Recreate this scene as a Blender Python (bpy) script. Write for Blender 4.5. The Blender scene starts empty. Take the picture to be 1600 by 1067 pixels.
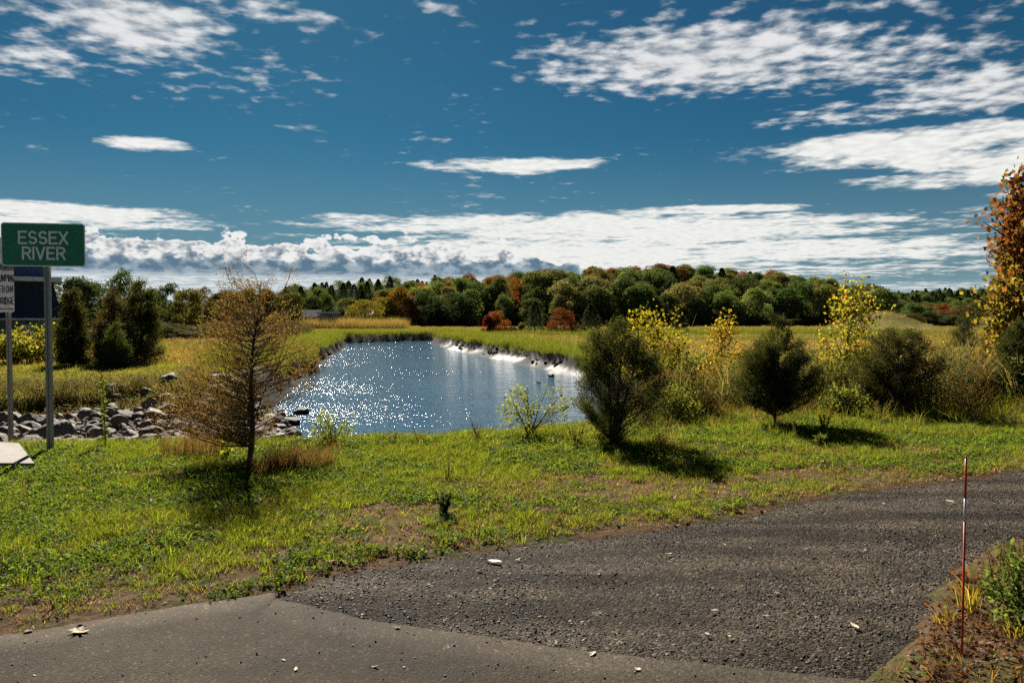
import bpy, math, random
import numpy as np
from mathutils import Vector, Matrix, Euler

R = math.radians
S = bpy.context.scene
COL = S.collection
rng = np.random.default_rng(7)
random.seed(7)

# ------------------------------------------------------------------ camera, sky, sun, exposure
EYE, FPX, HORIZON = 1.65, 1244.4, 496.0
PITCH = math.atan((533.5 - HORIZON) / FPX)
cam_d = bpy.data.cameras.new('camera')
cam_d.lens, cam_d.sensor_width, cam_d.clip_start, cam_d.clip_end = 28, 36, .05, 20000
cam = bpy.data.objects.new('camera', cam_d)
cam.location = (0, 0, EYE)
cam.rotation_euler = (math.pi / 2 - PITCH, 0, 0)
COL.objects.link(cam)
S.camera = cam

SUN_EL, SUN_AZ = R(33), R(-16)          # azimuth from +Y towards +X
sun_d = bpy.data.lights.new('sun', 'SUN')
sun_d.energy, sun_d.angle, sun_d.color = 5.0, R(.53), (1.0, .93, .82)
sun = bpy.data.objects.new('sun', sun_d)
sdir = Vector((math.sin(SUN_AZ) * math.cos(SUN_EL), math.cos(SUN_AZ) * math.cos(SUN_EL), math.sin(SUN_EL)))
sun.rotation_euler = sdir.to_track_quat('Z', 'Y').to_euler()
sun.location = sdir * 200
COL.objects.link(sun)

S.view_settings.view_transform = 'Standard'
S.view_settings.look = 'None'
S.view_settings.gamma = 1
S.view_settings.use_curve_mapping = False
EXPOSURE = 1.55
S.view_settings.exposure = EXPOSURE
S.cycles.max_bounces = 6
S.cycles.diffuse_bounces = 2
S.cycles.glossy_bounces = 3
S.cycles.transmission_bounces = 4
S.cycles.transparent_max_bounces = 4
S.cycles.sample_clamp_indirect = 4
S.cycles.use_denoising = False

class NT:
    """small helper round a node tree"""
    def __init__(s, tree):
        s.t = tree; s.n = tree.nodes; s.l = tree.links
    def add(s, kind, **kw):
        nd = s.n.new(kind)
        for k, v in kw.items(): setattr(nd, k, v)
        return nd
    def put(s, sock, v):
        if v is None: return
        if isinstance(v, bpy.types.NodeSocket): s.l.new(v, sock)
        else: sock.default_value = v
    def m(s, op, a, b=None, c=None, clamp=False):
        nd = s.add('ShaderNodeMath', operation=op, use_clamp=clamp)
        for i, v in enumerate((a, b, c)):
            if v is not None: s.put(nd.inputs[i], v)
        return nd.outputs[0]
    def smooth(s, x, lo, hi, a=0., b=1.):
        nd = s.add('ShaderNodeMapRange', interpolation_type='SMOOTHSTEP')
        for i, v in enumerate((x, lo, hi, a, b)): s.put(nd.inputs[i], v)
        return nd.outputs[0]
    def noise(s, vec, scale, detail=4, rough=.55, dist=0., dim='3D'):   # dim '2D' is cheaper
        nd = s.add('ShaderNodeTexNoise', noise_dimensions=dim)
        s.put(nd.inputs['Vector'], vec); nd.inputs['Scale'].default_value = scale
        nd.inputs['Detail'].default_value = detail; nd.inputs['Roughness'].default_value = rough
        nd.inputs['Distortion'].default_value = dist
        return nd.outputs['Fac']
    def voro(s, vec, scale, feature='F1', out='Distance', dim='2D'):
        nd = s.add('ShaderNodeTexVoronoi', feature=feature, voronoi_dimensions=dim)
        s.put(nd.inputs['Vector'], vec); nd.inputs['Scale'].default_value = scale
        return nd.outputs[out]
    def xyz(s, x, y, z=0.):
        nd = s.add('ShaderNodeCombineXYZ')
        for i, v in enumerate((x, y, z)): s.put(nd.inputs[i], v)
        return nd.outputs[0]
    def mix(s, f, a, b, mode='MIX'):
        nd = s.add('ShaderNodeMix', data_type='RGBA', blend_type=mode)
        s.put(nd.inputs[0], f)
        for sock, v in ((nd.inputs[6], a), (nd.inputs[7], b)):
            if isinstance(v, tuple) and len(v) == 3: v = v + (1,)
            s.put(sock, v)
        return nd.outputs[2]
    def bump(s, h, strength=1., dist=.01, normal=None):
        nd = s.add('ShaderNodeBump'); nd.inputs['Strength'].default_value = strength
        nd.inputs['Distance'].default_value = dist; s.put(nd.inputs['Height'], h)
        if normal is not None: s.put(nd.inputs['Normal'], normal)
        return nd.outputs[0]

def build_world():
    w = bpy.data.worlds.new('World'); S.world = w; w.use_nodes = True
    w.node_tree.nodes.clear()
    k = NT(w.node_tree)
    sky = k.add('ShaderNodeTexSky', sky_type='NISHITA')
    sky.sun_disc = False; sky.sun_elevation = SUN_EL; sky.sun_rotation = SUN_AZ
    sky.altitude = 10; sky.air_density = .9; sky.dust_density = .15; sky.ozone_density = 4.0
    # a slightly deeper, polarised-looking blue, the same over the whole sky
    gm = k.add('ShaderNodeGamma'); k.put(gm.inputs[0], sky.outputs[0]); gm.inputs[1].default_value = SKY_GAMMA
    blue = k.mix(1., gm.outputs[0], SKY_TINT, 'MULTIPLY')
    tc = k.add('ShaderNodeTexCoord')
    sp = k.add('ShaderNodeSeparateXYZ'); k.put(sp.inputs[0], tc.outputs['Generated'])
    X, Y, Z = sp.outputs
    az = k.m('MULTIPLY', k.m('ARCTAN2', X, Y), 57.2958)
    el = k.m('MULTIPLY', k.m('ARCSINE', Z), 57.2958)
    zz = k.m('ADD', k.m('MAXIMUM', Z, 0.), .03)
    p = k.xyz(k.m('DIVIDE', X, zz), k.m('DIVIDE', Y, zz))
    ae = k.xyz(az, el)
    def at(px, py):
        u = (px - 800) / FPX
        return math.degrees(math.atan(u)), math.degrees(math.atan((HORIZON - py) / FPX / math.hypot(1, u)))
    def patches(lst):
        out = None
        for (px, py, wx, wy, sl, amp) in lst:
            a0, e0 = at(px, py); ia, ie = 21.7 / wx, 21.7 / wy
            nd = k.add('ShaderNodeVectorMath', operation='MULTIPLY_ADD')
            k.put(nd.inputs[0], ae); nd.inputs[1].default_value = (ia, ie, 0); nd.inputs[2].default_value = (-a0 * ia, -e0 * ie, 0)
            dt = k.add('ShaderNodeVectorMath', operation='DOT_PRODUCT')
            k.put(dt.inputs[0], nd.outputs[0]); k.put(dt.inputs[1], nd.outputs[0])
            v = k.m('MULTIPLY_ADD', dt.outputs['Value'], -amp, amp)
            out = v if out is None else k.m('MAXIMUM', out, v)
        return k.m('MAXIMUM', out, -.6)
    # fields of small puffs (altocumulus)
    n1 = k.noise(p, 10, 5, .52, 0., '2D')
    n1b = k.noise(p, 1.3, 2, .5, 0., '2D')
    m1 = patches([(1100, 96, 290, 56, .0, .88), (1330, 104, 210, 36, -.06, .55), (1540, 140, 150, 34, -.08, .85), (1420, 170, 120, 16, 0, .5), (1320, 182, 120, 16, .02, .45),
                  (215, 42, 140, 54, .0, .85), (60, 12, 70, 24, .0, .45), (55, 92, 75, 30, -.1, .55), (380, 10, 90, 24, 0, .4), (330, 112, 110, 30, -.1, .10), (1300, 30, 330, 30, 0, .14), (480, 36, 40, 16, 0, .5), (700, 18, 40, 12, 0, .4)])
    g1 = k.m('MULTIPLY', k.m('SUBTRACT', n1b, .80), 1.6)      # the same kind of field elsewhere in the sky
    m1 = k.m('MAXIMUM', m1, g1)
    d1 = k.smooth(k.m('ADD', n1, k.m('MULTIPLY', m1, .48)), .49, .97)
    # streaks and sheets
    n2 = k.noise(p, 2.6, 4, .55, 0., '2D')
    n2f = k.noise(p, 11, 4, .55, 0., '2D')
    nn = k.m('ADD', k.m('MULTIPLY', n2, .7), k.m('MULTIPLY', n2f, .3))
    m2 = patches([(1400, 232, 250, 26, -.03, .95), (1560, 250, 150, 30, -.03, .9), (1500, 277, 140, 16, -.05, .75), (1585, 302, 40, 8, 0, .5),
                  (800, 261, 150, 13, -.03, 1.), (235, 227, 66, 12, -.02, .9),
                  (860, 352, 420, 20, .0, .9), (1110, 329, 170, 8, .02, 1.), (1040, 362, 420, 26, -.03, 1.), (1240, 392, 320, 20, .02, .95), (900, 400, 420, 42, .0, .95), (1430, 398, 130, 10, .04, .6),
                  (1150, 425, 420, 14, .0, .5), (1440, 448, 150, 7, 0, .4), (1420, 340, 200, 8, 0, .12),
                  (110, 333, 190, 15, .0, 1.), (230, 352, 110, 8, 0, .6), (60, 350, 130, 14, 0, .7)])
    n2b = k.noise(p, .45, 1, .5, 0., '2D')
    m2 = k.m('MAXIMUM', m2, k.m('MULTIPLY', k.m('SUBTRACT', n2b, .78), 1.8))
    d2 = k.smooth(k.m('ADD', k.m('MULTIPLY_ADD', nn, 1.35, -.175), k.m('MULTIPLY', m2, .50)), .50, .90)
    lit = k.smooth(n2f, .3, .7, .93, 1.06)
    CW = .93 / 2 ** EXPOSURE / WORLD_STRENGTH
    def cl(r, g, b, f=1.): return (r * CW * f, g * CW * f, b * CW * f, 1)
    blue = k.mix(k.smooth(el, 1., 13., .75, 0.), blue, cl(.19, .30, .37))
    c = k.mix(k.m('MULTIPLY', d2, .94), blue, k.mix(1., cl(.97, .97, .93), k.xyz(lit, lit, lit), 'MULTIPLY'))
    l1 = k.smooth(n1, .35, .7, .78, 1.02)
    c = k.mix(k.m('MULTIPLY', d1, .92), c, k.mix(1., cl(.88, .89, .9), k.xyz(l1, l1, l1), 'MULTIPLY'))
    # a bank of cumulus along the left of the horizon, above a grey-blue deck
    q = k.xyz(k.m('MULTIPLY', az, .55), k.m('MULTIPLY', el, .95))
    b1 = k.noise(q, 1.0, 1, .5, 0., '2D')
    b2 = k.noise(q, 1.7, 5, .52, 0., '2D')
    vor = k.voro(k.xyz(k.m('MULTIPLY_ADD', b2, .8, k.m('MULTIPLY', az, .8)), k.m('MULTIPLY_ADD', b2, .8, k.m('MULTIPLY', el, 1.1))), 1.0)
    b3 = k.noise(q, 5.2, 4, .55, 0., '2D')
    pufft = k.m('ADD', k.m('MULTIPLY', b1, 2.2), k.m('ADD', k.m('MULTIPLY', b2, 1.3), k.m('MULTIPLY', b3, .55)))
    span = k.m('MULTIPLY', k.smooth(az, 2., 10., 1., 0.), k.smooth(az, -75., -60., 0., 1.))
    top = k.m('MULTIPLY_ADD', k.smooth(az, -28., -20., 4.05, 3.75), 1., k.m('MULTIPLY', pufft, 1.02))
    top = k.m('SUBTRACT', k.m('SUBTRACT', top, k.m('MULTIPLY', vor, 1.2)), k.m('MULTIPLY', k.m('SUBTRACT', 1., span), 4.))
    top = k.m('SUBTRACT', top, k.smooth(az, -8., 7., 0., .9))
    bank = k.smooth(k.m('SUBTRACT', top, el), -.02, .22)
    rim = k.smooth(k.m('SUBTRACT', top, el), .0, .75, 1., 0.)
    relief = k.smooth(k.m('ADD', k.m('ADD', k.m('MULTIPLY', b2, .62), k.m('MULTIPLY', b3, .38)), k.m('ADD', k.m('MULTIPLY', rim, .22), k.m('MULTIPLY', vor, -.18))), .27, .56)
    body = k.mix(relief, cl(.20, .27, .34), cl(.93, .93, .91))
    eln = k.m('MULTIPLY_ADD', k.m('SUBTRACT', b2, .5), 1.1, el)
    deck = k.smooth(eln, 3.75, 4.15, 1., 0.)
    body = k.mix(deck, body, k.mix(k.smooth(b2, .36, .66), cl(.12, .21, .30), cl(.36, .45, .52)))
    low = k.smooth(k.m('MULTIPLY_ADD', k.m('SUBTRACT', nn, .5), 1.6, el), 2.7, 3.2, 1., 0.)
    body = k.mix(low, body, k.mix(k.smooth(nn, .42, .58), cl(.42, .52, .58), cl(.84, .86, .85)))
    c = k.mix(bank, c, body)
    # pale air close to the horizon
    c = k.mix(k.smooth(el, .0, 3.2, .55, 0.), c, cl(.66, .78, .84))
    bg = k.add('ShaderNodeBackground'); bg.inputs['Strength'].default_value = WORLD_STRENGTH
    k.put(bg.inputs[0], c)
    out = k.add('ShaderNodeOutputWorld'); k.l.new(bg.outputs[0], out.inputs[0])
    w.cycles.sampling_method = 'NONE'

WORLD_STRENGTH = .06
SKY_TINT = (.053, .160, .180)
SKY_GAMMA = 1.0
build_world()

# ------------------------------------------------------------------ helpers
def ray(px, py):
    xc, yc = (px - 800) / FPX, -(py - 533.5) / FPX
    c, s = math.cos(PITCH), math.sin(PITCH)
    return np.array([xc, c + s * yc, c * yc - s])

def at_z(px, py, z=0.):
    d = ray(px, py); t = (z - EYE) / d[2]
    return d[0] * t, d[1] * t

def sstep(a, b, x):
    t = np.clip((x - a) / (b - a), 0, 1)
    return t * t * (3 - 2 * t)

def hash2(i, j):
    n = (i.astype(np.int64) * 374761393 + j.astype(np.int64) * 668265263) & 0x7fffffff
    n = ((n ^ (n >> 13)) * 1274126177) & 0x7fffffff
    return ((n ^ (n >> 16)) & 0xffff) / 65535.

def vn(x, y):
    x = np.asarray(x, float); y = np.asarray(y, float)
    i, j = np.floor(x), np.floor(y)
    fx, fy = x - i, y - j
    fx = fx * fx * (3 - 2 * fx); fy = fy * fy * (3 - 2 * fy)
    a, b, c, d = hash2(i, j), hash2(i + 1, j), hash2(i, j + 1), hash2(i + 1, j + 1)
    return (a * (1 - fx) + b * fx) * (1 - fy) + (c * (1 - fx) + d * fx) * fy

def fbm(x, y, o=3):
    t, a, s = 0, .5, 0
    for q in range(o):
        t = t + a * vn(x * 2 ** q + 17.3 * q, y * 2 ** q - 9.1 * q); s += a; a *= .5
    return t / s

def tag(o, label=None, cat=None, group=None, kind=None):
    if label: o['label'] = label
    if cat: o['category'] = cat
    if group: o['group'] = group
    if kind: o['kind'] = kind
    return o

def link(name, me, mat=None, parent=None):
    o = bpy.data.objects.new(name, me)
    COL.objects.link(o)
    if mat is not None and not me.materials: me.materials.append(mat)
    if parent is not None: o.parent = parent
    return o

def empty(name, loc=(0, 0, 0), rz=0.):
    o = bpy.data.objects.new(name, None); COL.objects.link(o)
    o.location = loc; o.rotation_euler = (0, 0, rz); o.empty_display_size = .1
    return o

def copy_tree(o, parent=None):
    c = o.copy(); COL.objects.link(c); c.parent = parent
    for ch in list(o.children): copy_tree(ch, c)
    return c

def mesh_np(name, co, faces, smooth=False):
    """faces: (n,3) or (n,4) int array"""
    me = bpy.data.meshes.new(name)
    co = np.asarray(co, np.float32); faces = np.asarray(faces, np.int32)
    n, kk = faces.shape
    me.vertices.add(len(co)); me.vertices.foreach_set('co', co.ravel())
    me.loops.add(n * kk); me.loops.foreach_set('vertex_index', faces.ravel())
    me.polygons.add(n)
    me.polygons.foreach_set('loop_start', np.arange(0, n * kk, kk, dtype=np.int32))
    me.polygons.foreach_set('loop_total', np.full(n, kk, np.int32))
    if smooth: me.polygons.foreach_set('use_smooth', np.ones(n, bool))
    me.update(calc_edges=True)
    return me

def set_col(me, col):
    a = me.color_attributes.new('col', 'FLOAT_COLOR', 'POINT')
    c = np.ones((len(me.vertices), 4), np.float32); c[:, :3] = col
    a.data.foreach_set('color', c.ravel())

class MB:
    """collects boxes, tubes and polygons; build() links them as one mesh object"""
    def __init__(s): s.v = []; s.f = []; s.sm = []
    def add(s, vs, fs, smooth=False):
        b = len(s.v); s.v += [tuple(v) for v in vs]
        s.f += [tuple(i + b for i in f) for f in fs]; s.sm += [smooth] * len(fs)
        return s
    def box(s, x0, x1, y0, y1, z0, z1):
        vs = [(x, y, z) for x in (x0, x1) for y in (y0, y1) for z in (z0, z1)]
        return s.add(vs, [(0, 1, 3, 2), (4, 6, 7, 5), (0, 4, 5, 1), (2, 3, 7, 6), (0, 2, 6, 4), (1, 5, 7, 3)])
    def tube(s, pts, rad, n=6, cap=True):
        pts = [Vector(p) for p in pts]
        if not hasattr(rad, '__len__'): rad = [rad] * len(pts)
        ring = []; b = len(s.v)
        ref = Vector((.31, .77, .2))
        for i, p in enumerate(pts):
            d = (pts[min(i + 1, len(pts) - 1)] - pts[max(i - 1, 0)]).normalized()
            u = d.cross(ref)
            if u.length < 1e-4: u = d.cross(Vector((1, 0, 0)))
            u.normalize(); w = d.cross(u)
            for q in range(n):
                a = 2 * math.pi * q / n
                s.v.append(tuple(p + (u * math.cos(a) + w * math.sin(a)) * rad[i]))
        for i in range(len(pts) - 1):
            for q in range(n):
                s.f.append((b + i * n + q, b + i * n + (q + 1) % n, b + (i + 1) * n + (q + 1) % n, b + (i + 1) * n + q)); s.sm.append(True)
        if cap:
            s.f.append(tuple(b + q for q in range(n))[::-1]); s.sm.append(False)
            s.f.append(tuple(b + (len(pts) - 1) * n + q for q in range(n))); s.sm.append(False)
        return s
    def prism(s, poly, y0, y1):
        """polygon in xz extruded along y"""
        n = len(poly)
        vs = [(x, y0, z) for x, z in poly] + [(x, y1, z) for x, z in poly]
        fs = [tuple(range(n))[::-1] if 0 else tuple(range(n)), tuple(range(n, 2 * n))[::-1]]
        fs += [(i, i + n, (i + 1) % n + n, (i + 1) % n) for i in range(n)]
        return s.add(vs, fs)
    def mesh(s, name):
        me = bpy.data.meshes.new(name); me.from_pydata(s.v, [], s.f)
        me.polygons.foreach_set('use_smooth', s.sm); me.update()
        return me
    def build(s, name, mat=None, parent=None): return link(name, s.mesh(name), mat, parent)

# ------------------------------------------------------------------ materials
def material(name):
    m = bpy.data.materials.new(name); m.use_nodes = True
    m.node_tree.nodes.clear(); k = NT(m.node_tree)
    out = k.add('ShaderNodeOutputMaterial')
    return m, k, out

def principled(k, out, base, rough=.7, spec=.3, normal=None, metal=0., ior=None):
    b = k.add('ShaderNodeBsdfPrincipled')
    if isinstance(base, tuple) and len(base) == 3: base = base + (1,)
    k.put(b.inputs['Base Color'], base); k.put(b.inputs['Roughness'], rough)
    k.put(b.inputs['Specular IOR Level'], spec); k.put(b.inputs['Metallic'], metal)
    if normal is not None: k.put(b.inputs['Normal'], normal)
    if ior: b.inputs['IOR'].default_value = ior
    k.l.new(b.outputs[0], out.inputs[0])
    return b

def plain(name, a, b=None, scale=6., rough=.7, spec=.3, bump=.0, bscale=40., metal=0.):
    m, k, out = material(name)
    tc = k.add('ShaderNodeTexCoord'); v = tc.outputs['Object']
    b = b or tuple(x * .75 for x in a)
    c = k.mix(k.smooth(k.noise(v, scale, 6, .6), .3, .7), a, b)
    nm = k.bump(k.noise(v, bscale, 5, .6), 1., bump) if bump else None
    principled(k, out, c, rough, spec, nm, metal)
    return m

def leaf_material(name, trans=.45, gloss=.10, rough=.42, warm=(1.25, 1.15, .55)):
    m, k, out = material(name)
    at_ = k.add('ShaderNodeAttribute', attribute_name='col')
    oi = k.add('ShaderNodeObjectInfo')
    c = k.mix(1., at_.outputs['Color'], oi.outputs['Color'], 'MULTIPLY')
    f = k.m('MULTIPLY_ADD', oi.outputs['Random'], .4, .8)
    c = k.mix(1., c, k.xyz(f, f, f), 'MULTIPLY')
    d = k.add('ShaderNodeBsdfDiffuse'); k.put(d.inputs[0], c)
    t = k.add('ShaderNodeBsdfTranslucent'); k.put(t.inputs[0], k.mix(1., c, warm, 'MULTIPLY'))
    g = k.add('ShaderNodeBsdfGlossy'); g.inputs['Roughness'].default_value = rough
    k.put(g.inputs[0], (1, 1, 1, 1))
    s1 = k.add('ShaderNodeMixShader'); s1.inputs[0].default_value = trans
    k.l.new(d.outputs[0], s1.inputs[1]); k.l.new(t.outputs[0], s1.inputs[2])
    s2 = k.add('ShaderNodeMixShader'); s2.inputs[0].default_value = gloss * .1
    k.l.new(s1.outputs[0], s2.inputs[1]); k.l.new(g.outputs[0], s2.inputs[2])
    k.l.new(s2.outputs[0], out.inputs[0])
    return m

MAT = {}
MAT['leaf'] = leaf_material('leaf_blades', .62, .06, .5)
MAT['needle'] = leaf_material('cedar_scales', .42, .06, .5, (1.25, 1.1, .6))
MAT['far_leaf'] = leaf_material('woodland_leaves', .40, .04, .5, (1.2, 1.1, .65))
MAT['bark'] = plain('bark', (.10, .075, .055), (.045, .034, .027), 14, .9, .1, .012, 60)
MAT['bark_red'] = plain('cedar_bark', (.13, .085, .06), (.05, .035, .028), 18, .9, .1, .008, 90)

def ground_material():
    m, k, out = material('soil_and_turf')
    tc = k.add('ShaderNodeTexCoord'); v = tc.outputs['Object']
    z = k.add('ShaderNodeAttribute', attribute_name='zone')
    sp = k.add('ShaderNodeSeparateColor'); k.put(sp.inputs[0], z.outputs['Color'])
    marsh, mud, wood = sp.outputs
    wet = z.outputs['Alpha']
    n1 = k.noise(v, 1.3, 6, .6); n2 = k.noise(v, 18, 6, .65); n3 = k.noise(v, 90, 4, .6)
    soil = k.mix(k.smooth(n2, .35, .65), (.060, .034, .017), (.115, .072, .038))
    turf = k.mix(k.smooth(n2, .35, .6), (.035, .042, .012), (.07, .07, .022))
    c = k.mix(k.smooth(n1, .48, .62), soil, turf)
    nm1 = k.noise(v, .035, 5, .55); nm2 = k.noise(v, .6, 6, .65)
    mg = k.mix(k.smooth(nm1, .38, .62), (.15, .125, .03), (.085, .10, .022))
    mg = k.mix(k.smooth(nm2, .45, .7), mg, (.11, .085, .025))
    c = k.mix(marsh, c, mg)
    c = k.mix(wood, c, (.035, .035, .015))
    md = k.mix(k.smooth(n2, .3, .7), (.010, .0085, .007), (.022, .018, .014))
    c = k.mix(mud, c, md)
    r = k.m('MULTIPLY_ADD', wet, -.32, .92)
    h = k.m('ADD', k.m('MULTIPLY', n2, 1.), k.m('MULTIPLY', n3, .35))
    nm = k.bump(k.m('MULTIPLY', h, k.m('MULTIPLY_ADD', mud, -.6, 1.)), .9, .03)
    principled(k, out, c, r, k.m('MULTIPLY_ADD', wet, .02, .03), nm)
    return m

def asphalt_material(name, coarse):
    m, k, out = material(name)
    tc = k.add('ShaderNodeTexCoord'); v = tc.outputs['Object']
    s = 95 if not coarse else 62
    wv = k.add('ShaderNodeTexNoise'); k.put(wv.inputs['Vector'], v); wv.inputs['Scale'].default_value = 45; wv.inputs['Detail'].default_value = 3
    ad = k.add('ShaderNodeVectorMath', operation='MULTIPLY_ADD'); k.put(ad.inputs[0], wv.outputs['Color']); ad.inputs[1].default_value = (.03, .03, .03); k.put(ad.inputs[2], v)
    v0, v = v, ad.outputs[0]
    cellc = k.voro(v, s, 'F1', 'Color'); cell = k.voro(v, s)
    sep = k.add('ShaderNodeSeparateColor'); k.put(sep.inputs[0], cellc)
    v = v0; big = k.noise(v, .8, 5, .6); mid = k.noise(v, 6, 5, .65); fine = k.noise(v, 160, 3, .6)
    t = k.m('ADD', k.m('MULTIPLY', sep.outputs[0], .55), k.m('ADD', k.m('MULTIPLY', mid, .3), k.m('MULTIPLY', fine, .35)))
    dark, light = ((.014, .0128, .0115), (.070, .062, .053)) if coarse else ((.022, .020, .0176), (.052, .047, .040))
    c = k.mix(k.smooth(t, .25, .95), dark, light)
    c = k.mix(k.smooth(sep.outputs[1], .90, .96), c, (.074, .067, .058) if not coarse else (.13, .12, .105))          # pale stone chips
    c = k.mix(k.smooth(big, .42, .66), c, k.mix(1., c, (1.5, 1.45, 1.35), 'MULTIPLY'))
    h = k.m('ADD', k.m('MULTIPLY', k.m('SUBTRACT', 1., cell), 1.), k.m('ADD', k.m('MULTIPLY', sep.outputs[2], .6), k.m('MULTIPLY', mid, 1.2)))
    mp = k.add('ShaderNodeMapping'); k.put(mp.inputs[0], v); mp.inputs['Rotation'].default_value = (0, 0, R(-27)); mp.inputs['Scale'].default_value = (.35, 2.1, 1.)
    track = k.noise(mp.outputs[0], 1., 4, .6)
    tr = k.smooth(track, .38, .62, .50, 1.15) if coarse else k.smooth(track, .3, .7, .80, 1.05)
    c = k.mix(1., c, k.xyz(k.m('MULTIPLY', tr, 1.04), k.m('MULTIPLY', tr, .95), k.m('MULTIPLY', tr, .83)), 'MULTIPLY')
    nm = k.bump(h, 1., .010 if coarse else .0035)
    principled(k, out, c, k.m('MULTIPLY_ADD', sep.outputs[0], .2, .72), .03, nm)
    return m

def water_material():
    m, k, out = material('river_water')
    tc = k.add('ShaderNodeTexCoord')
    mp = k.add('ShaderNodeMapping'); k.put(mp.inputs[0], tc.outputs['Object'])
    mp.inputs['Rotation'].default_value = (0, 0, R(0)); mp.inputs['Scale'].default_value = (1., 1.25, 1.)
    v = mp.outputs[0]
    a = k.noise(v, 3.2, 3, .55, .4); b = k.noise(v, .7, 2, .5, .3); c = k.noise(v, .09, 3, .5)
    wind = k.smooth(c, .35, .65, .55, 1.1)
    h = k.m('ADD', k.m('MULTIPLY', k.m('MULTIPLY', a, wind), .066), k.m('MULTIPLY', b, .08))
    nm = k.bump(h, 1., 1.)
    principled(k, out, (.020, .070, .125), .07, .5, nm, 0., 1.333)
    return m

MAT['ground'] = ground_material()
MAT['asphalt'] = asphalt_material('worn_asphalt', False)
MAT['millings'] = asphalt_material('crushed_asphalt', True)
MAT['water'] = water_material()

# ------------------------------------------------------------------ the lie of the land
RIV_Y = [14, 20, 26, 36, 50, 75, 88, 110, 123, 145, 170]
RIV_L = [-2, -5, -7.4, -11, -13.6, -18, -20.4, -23.5, -26.5, -31, -34]
RIV_RY = [14, 20, 30, 40, 55, 61, 70, 83, 100, 117, 130, 145, 170]
RIV_R = [3, 6.5, 7, 6.2, 4.6, 3.2, 1.0, -2.6, -6.8, -10.4, -13, -13, -13]
EDGE_X = [-30, -8, -2.62, -2.11, -1.41, -1.16, .14, .99, 1.84, 2.96, 5.52, 12, 30]
EDGE_Y = [-12, .8, 4.07, 4.38, 4.70, 5.10, 5.86, 6.15, 6.54, 7.36, 8.59, 11.2, 18]
PAVE_X = [-30, -1.45, -1.40, -.68, .4, 1.32, 3, 8, 30]
PAVE_Y = [60, 60, 4.62, 4.24, 3.88, 3.64, 3.2, 2.0, -4]
BED_X = [1.0, 1.45, 1.68, 2.13, 2.62, 3.35, 3.73, 12, 30]
BED_Y = [-9, 3.40, 3.62, 4.07, 4.73, 5.49, 5.8, 9, 16.5]
def edge_y(x): return np.interp(x, EDGE_X, EDGE_Y) + .10 * (fbm(x * 2.2, x * 0 + 3.3) - .5) + .14 * (fbm(x * .7, x * 0 + 8.) - .5)
def pave_y(x): return np.interp(x, PAVE_X, PAVE_Y) + .05 * (fbm(x * 5., x * 0 + 1.7) - .5)
def bed_y(x): return np.interp(x, BED_X, BED_Y) + .16 * (fbm(x * 3., x * 0 + 5.) - .5)
def on_hard(x, y, margin=0.):
    """inside the asphalt or the gravel path"""
    e, p_, b = edge_y(x), pave_y(x), bed_y(x)
    road = y < np.minimum(e, p_) - margin
    path = (y < e - margin) & ((x < 1.3) | (y > b + margin))
    return road | path

RIDGE_X = np.array([-140, -95, -62, -45, -30, 0, 20, 40, 66, 90, 115, 140, 160, 178, 192, 240])
RIDGE_Z = np.array([-1.2, -.5, 0., 2.0, 4.5, 6.5, 7.6, 8.8, 10.0, 9.6, 8.0, 5.6, 0., -1.0, -1.3, -1.3])
def river_d(x, y):
    wob = (fbm(x * .35, y * .35) - .5) * 2.0 * sstep(35, 60, y)
    dl = np.interp(y, RIV_Y, RIV_L) - x
    dr = x - np.interp(y, RIV_RY, RIV_R)
    dn = 19.5 - y
    d = np.maximum(np.maximum(dl * .93, dr * .93), np.maximum(dn, (y - np.clip(124 + (x + 31) * 1.35, 100, 147)) * .62))
    ch = np.maximum(np.abs(y - (139 + .05 * (x + 13))) - 5., np.maximum(-14 - x, x - 70))
    return np.minimum(d, ch) + wob, dr > dl

def mud_w(right, y): return np.where(right, np.interp(y, [48, 54, 75, 100, 130], [.3, .9, 1.35, 1.3, .5]), np.interp(y, [27, 40], [.9, .4]))

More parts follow.
